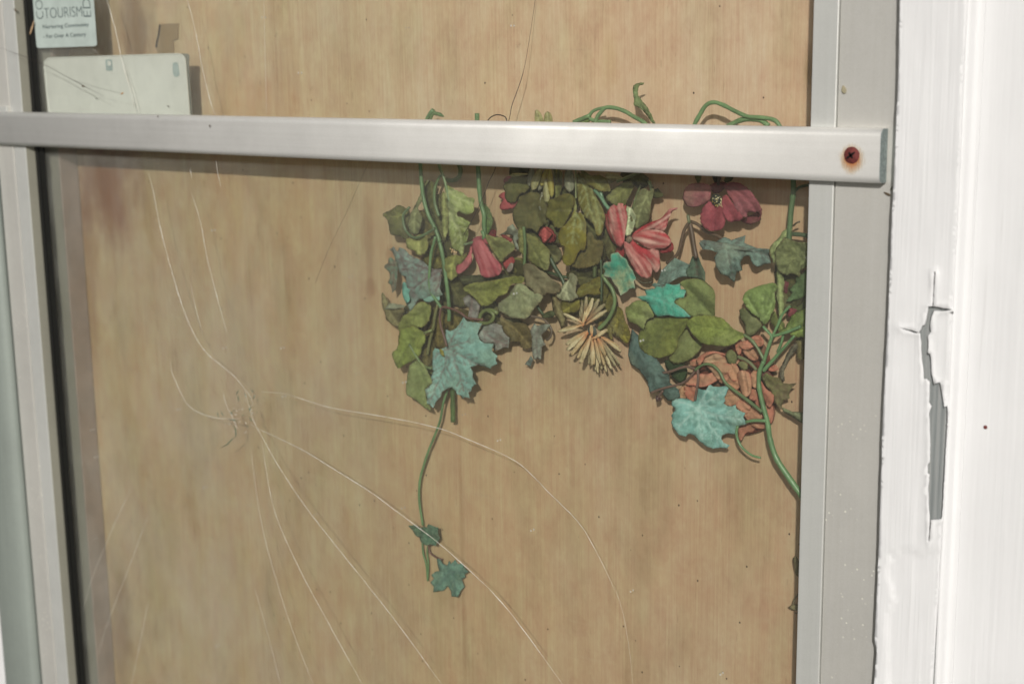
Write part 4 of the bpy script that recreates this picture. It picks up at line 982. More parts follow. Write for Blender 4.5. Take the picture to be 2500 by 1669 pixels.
leaf(t, 'G 745,700 800,640 870,615 912,650 892,702 800,712', .0140, mat_leaf((92, 104, 66), (72, 84, 52)), name='calyx', dome=1.8)

# 9 grey ivy scraps
t = thing('grey_ivy_scrap', 'G 600,690', 'narrow curled grey ivy leaf on a brown stalk in the gap left of the daisy', 'artificial ivy')
leaf(t, 'G 598,870 650,778 690,810 780,788 862,800 790,890 738,930 760,1000 797,1050 750,1080 742,1170 732,1237 690,1225 648,1242 628,1190 622,1100 618,960', .0150, iv((144, 156, 142), (116, 124, 112), (110, 100, 92)), ['G 700,800 680,1000 690,1220'], smooth=False, dome=1.6, wave=1.2)
leaf(t, 'G 608,1190 640,1240 602,1332 528,1302 570,1250', .0210, iv((112, 128, 120), (88, 104, 98)), smooth=False, sp=3.4)
stem(t, 'G 600,685 750,720 832,790 872,870 852,960 808,992', .0130, 2.6, mat_stem((112, 98, 82)), 'petiole')
stem(t, 'G 600,700 560,680 500,660', .0180, 2.6, mat_stem((112, 98, 82)), 'petiole')

# 10 straw daisy
t = thing('straw_daisy', 'G 1440,870', 'straw and orange daisy with narrow petals hanging upside down on a curved green stem', 'artificial flower')
D1 = mat_leaf((214, 204, 164), (188, 176, 134), (170, 154, 112), .0, 120, True, base=(222, 150, 96)); D2 = mat_leaf((208, 192, 148), (190, 170, 124), (176, 150, 104), .0, 120, True, base=(220, 122, 66)); D3 = mat_leaf((168, 160, 124), (140, 130, 98), (130, 118, 84), .0, 120, True, base=(190, 124, 84))
for b, e, wd, m_, y in (((1270, 780), (1015, 655), 50, D1, .010), ((1290, 790), (945, 885), 58, D1, .0095), ((1275, 800), (1228, 570), 50, D3, .017), ((1270, 800), (1250, 480), 44, D3, .018),
                        ((1285, 760), (1315, 430), 52, D3, .0135), ((1300, 740), (1400, 455), 58, D1, .0120), ((1320, 740), (1480, 465), 60, D3, .0150), ((1300, 760), (1555, 530), 64, D3, .0130),
                        ((1300, 800), (1578, 608), 56, D1, .0095), ((1290, 760), (1350, 560), 56, D2, .0110), ((1270, 820), (1300, 620), 40, D2, .0100), ((1275, 830), (1245, 560), 36, D3, .0150),
                        ((1320, 880), (1052, 1052), 62, D1, .0120), ((1330, 880), (1060, 1125), 60, D1, .0100), ((1340, 895), (1115, 1192), 62, D2, .0085), ((1350, 900), (1200, 1235), 50, D2, .0150),
                        ((1375, 930), (1235, 1295), 66, D1, .0080), ((1385, 950), (1345, 1312), 52, D3, .0160), ((1390, 950), (1382, 1325), 56, D1, .0100), ((1400, 950), (1408, 1312), 48, D2, .0110),
                        ((1410, 950), (1490, 1302), 56, D1, .0085), ((1420, 970), (1465, 1425), 44, D1, .0170), ((1400, 980), (1435, 1390), 44, D3, .0185), ((1440, 970), (1510, 1378), 44, D3, .0165),
                        ((1440, 960), (1572, 1405), 48, D1, .0150), ((1450, 960), (1640, 1375), 50, D1, .0120), ((1460, 950), (1692, 1332), 46, D3, .0110), ((1470, 940), (1748, 1318), 42, D3, .0140),
                        ((1500, 950), (1762, 1142), 40, D1, .0095), ((1480, 930), (1740, 1088), 40, D2, .0130), ((1390, 985), (1585, 855), 54, D1, .0075), ((1385, 950), (1375, 800), 46, D2, .0075),
                        ((1420, 960), (1600, 1250), 50, D2, .0160), ((1450, 950), (1560, 1200), 54, D2, .0090), ((1330, 900), (1160, 960), 60, D3, .0170), ((1350, 900), (1110, 1000), 60, D3, .0180),
                        ((1480, 850), (1640, 760), 34, D2, .0190), ((1370, 940), (1290, 1240), 48, D2, .0130), ((1400, 940), (1330, 1200), 40, D3, .0140), ((1440, 960), (1540, 1330), 42, D2, .0140)):
    petal(t, 'G', b, e, wd, y, m_, blunt=.55, dome=2.6)
stem(t, 'D 395,255 415,290 445,330 462,380 460,430 440,480 415,520 372,560', .0090, 4.3, mat_stem((112, 140, 84)))
c = T('G 1390,885')[0]; q = P(c[0], c[1], .013); disc('calyx', q.x, q.z, q.y, 14 * SC(*c), mat_plain('grey_calyx', (84, 88, 78), .4, nscale=300), t, .004, 20, 5, .12)

# 11 red and white lily
t = thing('striped_lily', 'B 570,1270', 'red and white streaked lily with one curled pointed petal, right of the olive leaves', 'artificial flower')
LM = mat_leaf((176, 58, 66), (156, 48, 56), (214, 176, 164), .0, 60, True, .6)
LB = mat_leaf((150, 50, 54), (124, 40, 46), (170, 120, 110), .2, 60)
leaf(t, 'B 392,1075 425,1088 442,1180 492,1300 450,1280 398,1160', .0170, LB, name='petal', sub=False)
leaf(t, 'B 490,1330 560,1320 540,1400 520,1450 430,1450 470,1390', .0190, LB, name='petal', sub=False)
leaf(t, 'B 828,1330 880,1288 917,1298 920,1350 872,1372 818,1367', .0120, LB, ['B 830,1350 915,1320'], 'petal', sub=False)
leaf(t, 'B 600,1248 650,1308 720,1343 802,1348 817,1400 818,1480 792,1522 750,1482 700,1442 648,1392 588,1312', .0110, LM, ['B 600,1260 700,1380 800,1500'], 'petal', sub=False, dome=1.5)
leaf(t, 'B 610,1232 650,1190 740,1140 822,1110 862,1068 897,1032 957,1026 950,1040 917,1052 888,1110 862,1190 832,1204 760,1194 680,1212', .0095, LM, ['B 620,1228 780,1150 940,1032'], 'petal', sub=False, dome=1.2)
leaf(t, 'B 600,1242 680,1203 760,1192 832,1203 882,1240 905,1290 862,1332 800,1347 740,1347 680,1312 618,1272', .0085, LM, ['B 605,1245 740,1270 890,1300'], 'petal', sub=False, dome=1.6)
leaf(t, 'B 543,1288 580,1298 630,1358 702,1410 752,1460 758,1520 737,1562 680,1557 618,1500 578,1430 548,1360', .0075, LM, ['B 550,1295 650,1420 740,1555'], 'petal', sub=False, dome=1.6)
leaf(t, 'B 468,1000 520,990 557,1005 572,1050 567,1130 552,1230 542,1302 510,1327 478,1300 448,1230 428,1160 413,1080 428,1030', .0085, LM, ['B 540,1295 480,1150 480,1000'], 'petal', sub=False, dome=1.8)
leaf(t, 'B 560,1018 600,1028 627,1070 632,1130 612,1200 582,1237 552,1232 558,1150 568,1080', .0110, mat_leaf((176, 190, 152), (140, 156, 116)), ['B 590,1030 570,1225'], dome=1.3)
leaf(t, 'B 556,1262 590,1238 605,1270 572,1295', .0072, mat_leaf((140, 130, 112)), name='calyx', sp=3, dome=2)
AG = mat_stem((118, 158, 104))
stem(t, 'B 318,420 335,340 365,298 400,262 470,262 550,288 620,330 695,372 740,420', .0110, 4.6, AG); stem(t, 'B 160,372 230,343 282,322', .0140, 5.0, AG); stem(t, 'B 275,330 300,292 340,272 390,262', .0150, 3.6, AG)
stem(t, 'B 280,345 330,362 440,368', .0130, 4.0, AG)
leaf(t, 'B 155,395 190,352 240,330 285,320 290,350 250,395', .0150, mat_leaf((116, 140, 78), (96, 120, 60)), dome=1.2)

# 12 dusty pink anemone
t = thing('dusty_anemone', 'B 1248,960', 'dusty pink anemone with a dark centre of pale stamens under the bar', 'artificial flower')
A1 = mat_leaf((164, 102, 106), (134, 76, 84), (120, 60, 70), .35, 70); A2 = mat_leaf((166, 84, 94), (142, 62, 76), (120, 50, 64), .35, 70); A3 = mat_leaf((122, 62, 68), (104, 54, 58), (90, 44, 52), .3, 70)
leaf(t, 'B 1480,1100 1560,1060 1597,1030 1594,1090 1572,1132 1500,1152 1438,1122', .0200, A3, teeth=1, name='petal')
leaf(t, 'B 1198,862 1260,828 1332,838 1295,900 1232,912', .0160, A3, name='petal', teeth=.6)
leaf(t, 'B 998,930 1018,870 1080,838 1150,838 1212,868 1205,930 1190,982 1140,1002 1080,1022 1030,1012 998,972', .0110, A1, ['B 1200,940 1100,930 1010,950'], 'petal', teeth=1.2, dome=.9)
leaf(t, 'B 1128,1090 1150,1020 1200,978 1240,1008 1290,1018 1312,1080 1317,1140 1292,1187 1240,1202 1180,1192 1138,1150', .0100, A2, ['B 1245,1000 1220,1190'], 'petal', teeth=1, dome=1)
leaf(t, 'B 1293,958 1330,928 1392,1020 1442,1080 1454,1112 1400,1132 1350,1132 1308,1092 1298,1030', .0085, A2, ['B 1300,960 1380,1120'], 'petal', teeth=.8, dome=1.2)
leaf(t, 'B 1308,850 1380,833 1450,848 1512,900 1562,970 1594,1030 1562,1062 1492,1062 1482,1102 1430,1082 1390,1012 1328,900', .0095, mat_leaf((150, 86, 94), (132, 88, 94), (120, 60, 70), .4, 35), ['B 1310,860 1420,960 1480,1095', 'B 1330,850 1480,950 1560,1055'], 'petal', teeth=1, dome=1.3)
c = T('B 1250,968')[0]; q = P(c[0], c[1], .0088); ctr = disc('flower_centre', q.x, q.z, q.y, 15.5 * SC(*c), mat_plain('dark_centre', (44, 48, 38), .6, nscale=400), t, .0035, 20, 5, .1)
random.seed(3)
for i in range(26):
    a = random.uniform(0, 6.28); r_ = random.uniform(0, 1) ** .6 * 12; px, py = c[0] + 1.5 + r_ * math.cos(a), c[1] + 2 + r_ * math.sin(a) * 1.1
    q = P(px, py, .0060); o = disc('stamen', q.x, q.z, q.y, random.uniform(1.0, 1.9) * SC(px, py), mat_plain('cream_stamen', (226, 216, 168), .5) if i % 3 else mat_plain('yellow_stamen', (206, 178, 92), .5), ctr, .0006, 7, 2)
stem(t, 'B 1275,700 1272,800 1262,850', .0150, 3.6, mat_stem((84, 70, 56)))
leaf(t, 'B 1080,740 1140,740 1135,800 1112,840 1090,800', .0160, mat_leaf((96, 104, 48)), name='sepal'); leaf(t, 'B 1310,820 1330,780 1385,740 1375,810 1340,830', .0160, mat_leaf((96, 104, 56)), name='sepal')
leaf(t, 'B 1215,740 1290,740 1280,820 1240,840', .0190, mat_leaf((64, 56, 36)), name='sepal')

# 13 ivy with brown forked petioles
t = thing('forked_ivy', 'B 1040,1130', 'blue grey ivy leaves on forked dark brown stalks below the pink anemone', 'artificial ivy')
BS = mat_stem((104, 84, 66))
stem(t, 'B 1032,1078 1044,1145', .0130, 3.6, mat_stem((110, 118, 84))); stem(t, 'B 1044,1140 1008,1190 985,1270 962,1360 925,1415 870,1450', .0150, 3.8, BS, 'petiole')
stem(t, 'B 1050,1150 1066,1230 1080,1320 1098,1410', .0110, 4.8, BS, 'petiole'); stem(t, 'B 1055,1130 1110,1155 1180,1215 1260,1240 1340,1290', .0160, 3.6, BS, 'petiole')
leaf(t, 'D 936,78 960,58 1030,70 1080,42 1120,60 1200,33 1192,75 1262,105 1332,110 1342,190 1305,195 1268,212 1240,195 1220,150 1190,150 1170,190 1182,230 1150,240 1135,297 1100,265 1060,250 1033,210 1023,160 1040,130 1000,115 958,112', .0120, iv((116, 144, 134), (92, 112, 106), (88, 78, 74), .7), ['D 1100,110 1160,100 1340,150', 'D 1100,110 1110,180 1130,280', 'D 1100,110 1020,90 945,82', 'D 1100,110 1190,40'], smooth=False, dome=1.0, wave=1.4, crease=1.8)
leaf(t, 'D 940,60 1000,72 1090,75 1180,100 1260,108 1190,120 1100,118 1040,130 985,112', .0090, iv((122, 146, 134), (96, 102, 98), (84, 70, 68)), name='leaf_fold', smooth=False, dome=1.2)
leaf(t, 'D 725,230 770,190 800,158 850,183 887,198 862,240 872,265 820,272 760,307 690,325 710,280', .0130, iv((118, 146, 136), (96, 124, 114), (90, 100, 90)), ['D 860,195 780,240 700,318'], smooth=False)
leaf(t, 'D 880,200 900,150 937,158 947,190 972,240 972,292 920,272 870,268 858,240', .0170, iv((84, 108, 88), (64, 84, 68), (80, 60, 52)), ['D 920,160 930,280'], smooth=False)
leaf(t, 'D 668,312 690,300 740,318 700,335', .0120, iv((116, 158, 146)), smooth=False, sp=3)
leaf(t, 'D 890,270 930,262 968,282 965,300 900,300', .0190, mat_leaf((120, 56, 58)), name='petal', sp=3)

# 14 bright turquoise leaves
t = thing('turquoise_leaf', 'D 480,200', 'small bright turquoise and cream mottled ivy leaf beneath the striped lily', 'artificial ivy')
leaf(t, 'D 403,187 440,182 440,138 480,128 500,150 530,170 542,200 562,230 582,275 572,290 577,332 545,333 530,352 495,372 480,330 460,310 440,270 398,265 410,235 393,215', .0075, mat_leaf((62, 156, 134), (196, 188, 142), (80, 120, 100), .45, 55, edge=(186, 178, 150)), ['D 545,240 470,230 400,225', 'D 545,240 490,180 480,135', 'D 545,240 520,290 500,365', 'D 545,240 575,285'], smooth=False, dome=.8, crease=1.5)
stem(t, 'D 560,262 620,300 670,295', .0130, 2.0, mat_stem((98, 92, 70)), 'petiole')
t = thing('turquoise_leaf', 'D 740,400', 'bright turquoise ivy leaf with grey edges lying over the rounded green leaves', 'artificial ivy')
leaf(t, 'D 585,380 640,370 632,340 690,332 700,318 730,325 755,305 790,312 830,305 835,335 867,340 850,387 810,392 798,410 850,450 892,492 820,497 760,482 700,492 670,452 640,412', .0078, mat_leaf((78, 180, 158), (58, 156, 136), (134, 190, 172), .5, 55, edge=(140, 150, 140)), ['D 640,375 740,400 880,485', 'D 740,400 860,350', 'D 740,400 750,480', 'D 740,400 700,330'], smooth=False, dome=.9, crease=1.5)

# 15 right-hand vine with rounded leaves
t = thing('green_vine', 'D 1320,1100', 'thick green vine with rounded leaves and one large pale blue ivy leaf', 'artificial vine')
VS = mat_stem((112, 158, 104), .35)
stem(t, 'D 1530,1525 1510,1490 1440,1390 1375,1290 1340,1190 1322,1080 1295,980 1275,880 1278,800 1302,742', .0085, 7.2, VS, r2=5.4, lump=.25)
stem(t, 'D 1302,745 1322,680 1350,598', .0085, 3.9, VS); stem(t, 'D 1350,602 1320,570 1298,545', .0085, 3.2, VS); stem(t, 'D 1350,600 1385,530 1405,480 1450,430', .0085, 3.2, VS)
stem(t, 'D 1350,602 1400,588 1440,575 1510,545', .0085, 3.4, VS); stem(t, 'D 1300,795 1365,722 1420,660 1475,598', .0110, 4.6, VS, r2=3.4); stem(t, 'D 1378,690 1400,640 1412,590', .0120, 3.2, VS)
stem(t, 'D 1190,592 1235,625 1275,680 1308,745', .0090, 3.6, mat_stem((118, 140, 92)))
stem(t, 'D 1292,1025 1210,960 1130,900 1085,860 1052,800 1010,762 960,760 915,792', .0080, 4.3, mat_stem((104, 132, 84)), r2=3.2)
BR = mat_stem((122, 96, 84))
stem(t, 'D 925,788 860,772 780,798 735,805', .0100, 3.0, BR, 'petiole'); stem(t, 'D 925,788 850,860 740,892 668,918', .0100, 2.6, BR, 'petiole'); stem(t, 'D 930,785 932,850 915,958', .0085, 3.0, BR, 'petiole')
stem(t, 'D 1312,1076 1250,1074 1202,1082', .0080, 3.6, VS); stem(t, 'D 1155,1105 1148,1150 1165,1205 1200,1245 1240,1272 1284,1284', .0100, 3.4, VS, 'tendril', r2=2.6)
leaf(t, 'D 828,302 880,280 940,280 990,308 1025,348 1028,420 1022,497 960,482 900,492 850,452 798,412 818,390 862,380 862,340', .0130, mat_leaf((122, 138, 82), (106, 118, 70), (96, 110, 62), .6), ['D 1020,490 940,400 860,320'], dome=.9, teeth=.6)
leaf(t, 'D 523,450 540,430 590,400 640,410 672,460 682,490 642,512 622,560 580,532 538,512', .0110, mat_leaf((138, 154, 88), (112, 124, 66), (96, 108, 56), .6), ['D 530,450 660,490'], wave=1.5)
leaf(t, 'D 798,622 860,560 900,612 952,640 932,692 870,742 800,757 763,720 790,700', .0150, mat_leaf((124, 134, 80), (104, 114, 66), (92, 104, 58), .6), ['D 900,600 840,690 790,745'], teeth=.6)
leaf(t, 'D 598,590 620,540 650,510 700,495 780,490 862,495 882,520 852,570 822,620 812,670 780,702 720,722 660,712 618,680 598,640', .0100, mat_leaf((118, 130, 62), (98, 108, 52), (84, 94, 46), .7), ['D 875,515 760,570 620,680'], dome=.9, crease=1.6, teeth=.7)
leaf(t, 'D 866,530 900,495 960,485 1030,490 1080,508 1130,558 1195,592 1152,632 1090,657 1020,652 960,642 910,602', .0080, mat_leaf((132, 148, 70), (110, 124, 56), (92, 106, 48), .7), ['D 1190,592 1060,560 880,530'], dome=1.0, crease=1.6, teeth=.5)
HV = (150, 172, 114)
leaf(t, 'H 218,1080 290,1080 380,1160 450,1230 462,1280 400,1342 330,1392 278,1362 268,1270 218,1180 208,1120', .0130, mat_leaf((122, 130, 86), (98, 106, 66), (140, 146, 104), .5), ['H 460,1250 360,1230 240,1100', 'H 455,1262 300,1360'], wave=1.4)
leaf(t, 'H 288,880 400,830 500,798 600,785 642,840 605,900 612,1000 602,1080 562,1150 530,1222 480,1262 438,1202 380,1150 300,1080 258,1020 246,950', .0085, mat_leaf((130, 156, 88), (106, 130, 66), HV, .6), ['H 475,1250 470,1050 480,900', 'H 475,1250 380,1100 290,920', 'H 480,1230 560,1060 610,850'], dome=1.0, crease=1.8)
leaf(t, 'H 1010,1060 880,1108 800,1150 758,1220 725,1290 650,1350 780,1342 840,1330 1010,1240', .0110, mat_leaf((122, 146, 72), (100, 122, 58), HV, .4), ['H 600,1385 800,1290 1000,1150'], dome=1)
leaf(t, 'H 1010,1250 1000,1385 880,1397 780,1368 840,1325', .0120, mat_leaf((116, 138, 64), (96, 116, 52)), ['H 800,1365 1000,1290'])
leaf(t, 'H 605,1100 640,1180 702,1230 722,1290 660,1332 598,1280 556,1200', .0190, mat_leaf((106, 118, 60), (84, 94, 48)), ['H 620,1120 690,1310'])
leaf(t, 'I 0,880 50,850 120,840 200,850 255,880 280,870 268,850 308,715 355,740 410,745 440,690 462,680 490,700 560,705 692,690 652,790 630,830 640,870 618,900 660,932 720,935 765,918 775,970 850,1010 882,1015 855,1070 903,1150 830,1165 780,1190 762,1272 660,1262 600,1290 590,1320 620,1370 692,1402 662,1442 580,1432 490,1445 400,1412 320,1342 260,1282 200,1262 170,1302 90,1282 58,1240 8,1180 -6,1130 10,1080 -6,1050 40,980 -4,920',
     .0078, mat_leaf((132, 186, 180), (104, 158, 150), (172, 206, 200), .75, 70), ['I 310,965 480,850 640,740', 'I 310,965 560,1050 870,1100', 'I 310,965 480,1200 660,1400', 'I 310,965 330,1150 370,1330', 'I 310,965 180,1080 60,1200', 'I 310,965 160,900 30,880', 'I 310,965 370,850 450,700'], smooth=False, dome=.5, wave=.7, crease=1.7)
leaf(t, 'D 560,558 600,600 640,640 700,730 742,790 772,820 772,860 822,900 832,940 800,972 760,962 720,912 660,917 648,860 600,790 553,757 538,710 545,640', .0130, mat_leaf((88, 118, 112), (68, 92, 88), (110, 136, 130), .5), ['D 560,570 620,720 800,950', 'D 740,800 660,900'], smooth=False, dome=1.0, wave=1.2)
leaf(t, 'D 745,740 830,748 872,790 842,860 790,832', .0200, mat_leaf((52, 74, 44), (38, 56, 36)), teeth=1.2)
c = T('D 708,950')[0]; q = P(c[0], c[1], .013); disc('berry', q.x, q.z, q.y, 8 * SC(*c), mat_plain('dark_berry', (70, 46, 48), .25), t, .003, 14, 4, .1)
stem(t, 'D 700,968 712,938 735,905', .0120, 2.6, BR)

# 16 crumpled leaves on the thick stem at the far right
t = thing('crumpled_vine', 'B 1835,860', 'crumpled green leaves on a thick upright stem against the right stile', 'artificial vine')
stem(t, 'B 1838,770 1840,900 1822,1050 1812,1180 1806,1290', .0120, 6.2, mat_stem((96, 130, 82))); stem(t, 'B 1850,905 1880,872 1960,850', .0160, 3.4, mat_stem((84, 108, 70)))
stem(t, 'H 800,235 880,240 1010,262', .0150, 5.2, mat_stem((88, 110, 78))); stem(t, 'H 815,145 850,112 888,98', .0170, 2.2, mat_stem((96, 84, 62)))
stem(t, 'B 1078,420 1088,380 1122,318 1172,242 1232,220 1302,240 1400,290 1490,328 1580,335 1660,345 1712,368 1750,430', .0080, 4.8, AG); stem(t, 'B 1330,410 1420,362 1500,347 1590,356 1650,400', .0105, 6.0, AG)
leaf(t, 'H 770,158 802,190 762,262 702,292 682,350 640,402 602,450 612,540 602,575 568,500 548,420 578,350 640,288 700,208', .0110, mat_leaf((128, 142, 92), (104, 118, 74)), ['H 780,170 660,320 590,480'], dome=1.2)
leaf(t, 'H 618,400 700,300 760,288 820,318 900,328 1010,360 1010,590 970,602 902,642 880,722 840,690 790,682 720,692 650,642 618,560 608,470', .0100, mat_leaf((130, 140, 92), (102, 112, 68), (84, 92, 58), .7), ['H 980,500 850,480 640,420', 'H 980,500 820,560 680,650', 'H 980,500 860,380 800,330', 'H 980,500 880,680'], dome=1.2, wave=1.8, crease=2.4, teeth=1)
leaf(t, 'H 628,648 700,688 712,800 702,900 712,1000 702,1120 660,1172 638,1050 618,950 628,800', .0125, mat_leaf((126, 140, 88), (104, 116, 68)), ['H 650,660 670,900 670,1150'], dome=1.3)
leaf(t, 'H 1010,600 1000,870 905,960 830,982 735,992 800,900 768,860 830,800 850,720 920,680', .0140, mat_leaf((108, 140, 92), (86, 116, 74), (84, 108, 70)), ['H 1000,680 900,830 750,988'], teeth=1)
leaf(t, 'H 700,780 790,800 780,900 760,960 712,990', .0220, mat_leaf((120, 54, 62), (98, 44, 52)), name='petal'); leaf(t, 'H 745,1100 800,1070 860,1075 830,1130 760,1170', .0200, mat_leaf((150, 74, 80)), name='petal')
leaf(t, 'H 820,1000 900,960 1010,900 1010,1080 880,1110 800,1080', .0210, mat_leaf((96, 104, 60), (78, 86, 48)), teeth=1)

# 17 coral peony
t = thing('coral_peony', 'I 700,700', 'large squashed coral peony showing between the vine and the pale blue leaf', 'artificial flower')
PE = [('190,640 230,588 320,558 420,560 480,538 562,508 602,560 540,612 460,662 380,692 280,682 208,670', (214, 116, 100), .0135), ('158,720 200,680 260,700 292,760 272,862 220,852 168,800', (178, 78, 62), .0180),
      ('88,760 150,678 172,720 162,832 118,852 88,810', (176, 146, 100), .0190), ('318,380 400,310 470,288 560,298 640,330 652,372 600,332 500,312 420,342 380,402 350,432', (198, 100, 80), .0115),
      ('378,402 450,340 540,318 620,358 682,380 662,442 580,462 480,442 400,422', (188, 164, 122), .0150), ('448,452 560,418 660,438 742,460 702,502 620,562 560,602 498,520', (190, 158, 114), .0130),
      ('798,560 860,528 922,558 942,640 942,742 900,802 850,782 818,680', (204, 150, 114), .0105), ('948,560 1000,518 1022,600 1012,702 960,682 943,620', (214, 166, 122), .0115),
      ('618,760 700,718 780,758 842,800 802,882 720,922 640,902 618,840', (184, 140, 94), .0160), ('788,902 860,868 932,898 922,992 870,1012 788,962', (200, 130, 100), .0140),
      ('938,760 990,738 1022,800 1012,852 960,862 928,820', (172, 74, 58), .0170), ('1078,660 1130,738 1202,790 1212,852 1172,932 1130,902 1088,780', (196, 98, 80), .0140),
      ('1128,950 1190,938 1212,1000 1202,1080 1182,1132 1150,1080', (172, 70, 54), .0180), ('898,942 960,928 1042,1010 1062,1082 940,1102 890,1062 868,1020', (182, 126, 94), .0160),
      ('818,1180 900,1150 982,1160 962,1242 890,1252 840,1332 808,1282', (158, 66, 50), .0210), ('828,180 920,150 980,108 1040,108 1082,160 1062,212 980,222 920,252 848,242', (204, 98, 76), .0130),
      ('768,200 820,148 832,240 812,312 778,282', (186, 86, 60), .0150), ('1158,500 1230,448 1272,490 1220,517', (196, 86, 68), .0150), ('228,400 290,378 322,430 290,452 228,442', (178, 98, 70), .0170),
      ('698,440 760,448 802,520 792,602 740,622 688,560', (198, 148, 104), .0120), ('638,640 720,598 790,620 802,702 740,742 668,722', (186, 128, 86), .0140), ('958,1100 1080,1118 1122,1180 1040,1202 958,1162', (166, 84, 64), .0190),
      ('998,900 1040,858 1062,960 1032,1002', (164, 74, 58), .0180), ('560,540 640,520 700,560 640,640 580,640', (200, 120, 92), .0145), ('640,330 740,340 800,400 740,440 660,420', (190, 150, 108), .0165), ('860,250 960,240 1040,300 1000,380 900,340', (150, 100, 70), .0190),
      ('1040,930 1120,920 1140,1050 1080,1060', (178, 96, 74), .0165), ('680,900 780,900 800,980 720,1000', (190, 112, 84), .0175)]
for q, c_, y in PE:
    c_ = tuple(min(255, int(v * .42 + w * .56)) for v, w in zip(c_, (188, 156, 132)))
    c2 = tuple(int(v * k) for v, k in zip(c_, (.96, .86, .82)))
    pts0 = T('I ' + q); cx = sum(p[0] for p in pts0) / len(pts0); cy = sum(p[1] for p in pts0) / len(pts0)
    pts = [(cx + (p[0] - cx) * 1.17, cy + (p[1] - cy) * 1.17) for p in pts0]; cx = sum(p[0] for p in pts) / len(pts); cy = sum(p[1] for p in pts) / len(pts)
    far = max(((math.dist(a_, b_), a_, b_) for a_ in pts for b_ in pts), key=lambda k: k[0])
    leaf(t, pts, y, mat_leaf(c_, c2, (184, 140, 110), .0, 60, True, edge=(180, 88, 76)), [[far[1], far[2]]], 'petal', sub=False, dome=1.2, wave=1.6, sp=3.6)
leaf(t, 'I 170,700 330,420 560,280 800,200 1080,180 1200,480 1240,900 1190,1150 900,1280 760,1200 640,950 300,850', .0265, mat_leaf((124, 66, 50), (92, 50, 38)), name='flower_back', smooth=True, dome=.3)
leaf(t, 'I 648,300 700,258 762,298 782,380 742,442 680,422 648,360', .0110, mat_leaf((112, 118, 74), (88, 94, 56)), name='sepal', dome=1.6); leaf(t, 'I 788,430 850,398 912,440 902,502 850,505', .0105, mat_leaf((130, 134, 88), (108, 112, 70)), name='sepal', dome=1.8)
stem(t, 'I 790,345 880,380 960,440 1012,505', .0105, 3.6, mat_stem((128, 138, 94)))

# 18 edge ivy
t = thing('reddish_ivy', 'I 1130,560', 'green ivy leaf with a reddish centre curling against the right stile beside the peony', 'artificial ivy')
leaf(t, 'I 1078,590 1130,538 1202,580 1292,600 1332,660 1402,670 1498,658 1442,712 1402,770 1412,842 1342,862 1312,922 1332,982 1290,962 1218,870 1188,762 1118,680', .0130, mat_leaf((118, 124, 78), (112, 80, 70), (96, 84, 66), .5, 40), ['I 1100,580 1240,700 1480,665', 'I 1240,700 1330,960', 'I 1240,700 1400,840'], smooth=False, dome=1.1, wave=1.2)
leaf(t, 'I 1330,950 1440,1000 1640,1010 1640,1150 1560,1140 1480,1090 1400,1042 1328,1002', .0150, mat_leaf((112, 122, 88), (90, 98, 72)), ['I 1340,970 1600,1080'], smooth=False, dome=1.2)
leaf(t, 'I 1300,602 1288,500 1338,400 1380,300 1448,200 1502,188 1492,262 1432,332 1372,442 1342,520 1345,640', .0190, mat_leaf((100, 98, 80), (78, 76, 64)), ['I 1480,200 1370,400 1320,600'], dome=1.4)
leaf(t, 'I 1495,130 1640,130 1640,300 1562,392 1508,362 1498,250', .0200, mat_leaf((104, 98, 58), (84, 78, 46)), ['I 1540,140 1560,380'])
leaf(t, 'I 1060,560 1140,520 1200,590 1180,700 1120,680', .0145, mat_leaf((124, 84, 74), (100, 70, 62)))

# 19 yellow-green leaves bottom left
t = thing('yellow_green_leaves', 'J 835,870', 'yellow green oval leaves along a thin stem at the lower left of the tangle', 'artificial foliage')
leaf(t, 'J 475,900 560,830 640,828 722,870 738,950 722,1050 702,1120 640,1182 560,1202 480,1192 400,1192 330,1242 288,1292 248,1180 288,1100 330,1020 400,990', .0160, mat_leaf((136, 148, 80), (112, 122, 60), (96, 108, 54), .6), ['J 700,860 520,1050 290,1270'], dome=1.0)
leaf(t, 'C 258,850 300,820 370,803 420,830 462,860 472,930 442,980 432,1040 380,1092 300,1122 240,1152 198,1030 238,990', .0120, mat_leaf((134, 152, 72), (108, 122, 54), (90, 102, 46), .7), ['C 470,850 350,940 240,1140'], dome=1.1, crease=1.6)
leaf(t, 'C 348,1120 400,1088 450,1110 482,1160 502,1210 527,1250 522,1290 478,1330 500,1450 515,1502 440,1462 380,1412 318,1370 313,1290 328,1180', .0110, mat_leaf((134, 150, 92), (112, 124, 72), (96, 110, 62), .6), ['C 400,1100 460,1240 505,1490'], dome=1.1, crease=1.6, teeth=.6)
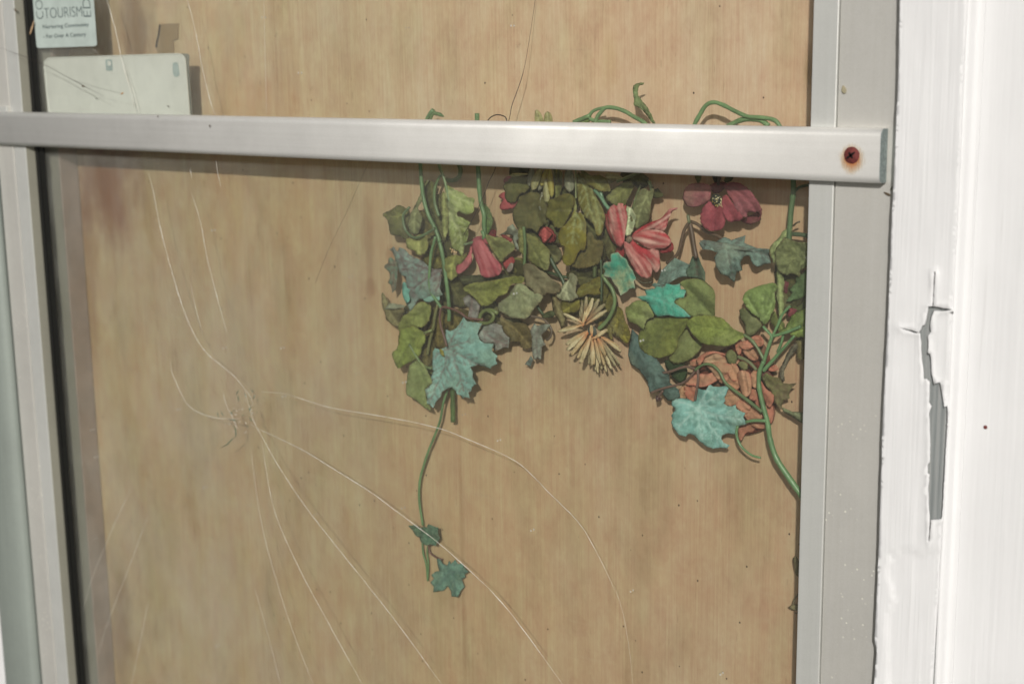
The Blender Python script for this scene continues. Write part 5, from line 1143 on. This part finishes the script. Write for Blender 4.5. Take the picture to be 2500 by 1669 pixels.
leaf(t, 'J 18,685 80,770 112,830 150,900 345,940 302,1040 262,1170 232,1192 150,1152 78,1080 58,1000 18,900 8,800', .0190, mat_leaf((110, 106, 70), (92, 88, 56)), ['J 30,700 120,950 250,1170'], dome=1.2)
leaf(t, 'J 110,840 200,848 345,870 348,912 200,932 56,934', .0135, mat_leaf((142, 152, 126), (116, 126, 104)), dome=1.4, smooth=False)
leaf(t, 'C 538,650 620,680 682,740 662,800 642,850 652,985 560,985 528,1000 478,900 498,760', .0230, mat_leaf((96, 86, 40), (78, 70, 36)), ['C 560,670 580,960'], teeth=.8)
leaf(t, 'C 438,900 520,878 562,1000 522,1100 470,1152 428,1040', .0225, mat_leaf((90, 84, 42), (72, 68, 36)), ['C 500,890 480,1130'])
leaf(t, 'C 440,1130 540,980 560,1120 540,1250 480,1200', .0230, mat_leaf((104, 110, 60), (84, 88, 48)), ['C 540,1000 490,1200'])
leaf(t, 'C 590,990 620,1010 630,1060 600,1040', .0075, mat_leaf((150, 146, 50)), sp=3, sub=False)
stem(t, 'J 838,860 802,1000 770,1200 720,1400 685,1600', .0150, 3.4, mat_stem((118, 122, 72))); stem(t, 'C 338,955 400,1060 450,1128 522,1156', .0095, 2.9, mat_stem((110, 132, 78))); stem(t, 'J 640,1282 700,1260 752,1240', .0110, 3.0, mat_stem((130, 144, 84)))
stem(t, 'C 697,1280 700,1400 702,1568 705,1600', .0210, 5.6, mat_stem((80, 108, 54)))

# 20 tiny dried sprig low at the right edge
TILE['R'] = (800, 1000, 1.9575)
t = thing('dried_sprig', 'R 2250,900', 'tiny dried grey sprigs poking out from the right stile near the bottom', 'dried sprig')
DM = mat_leaf((124, 118, 84), (96, 92, 66))
leaf(t, 'R 2203,943 2225,930 2268,932 2268,958 2222,956', .0200, DM, sp=3, sub=False); leaf(t, 'R 2225,712 2240,698 2268,760 2268,800 2240,790 2232,760', .0200, DM, sp=3, sub=False)
stem(t, 'R 2262,860 2232,905 2222,935', .0200, 1.6, mat_stem((118, 110, 80))); stem(t, 'R 2268,975 2235,968', .0200, 1.4, mat_stem((118, 110, 80)))
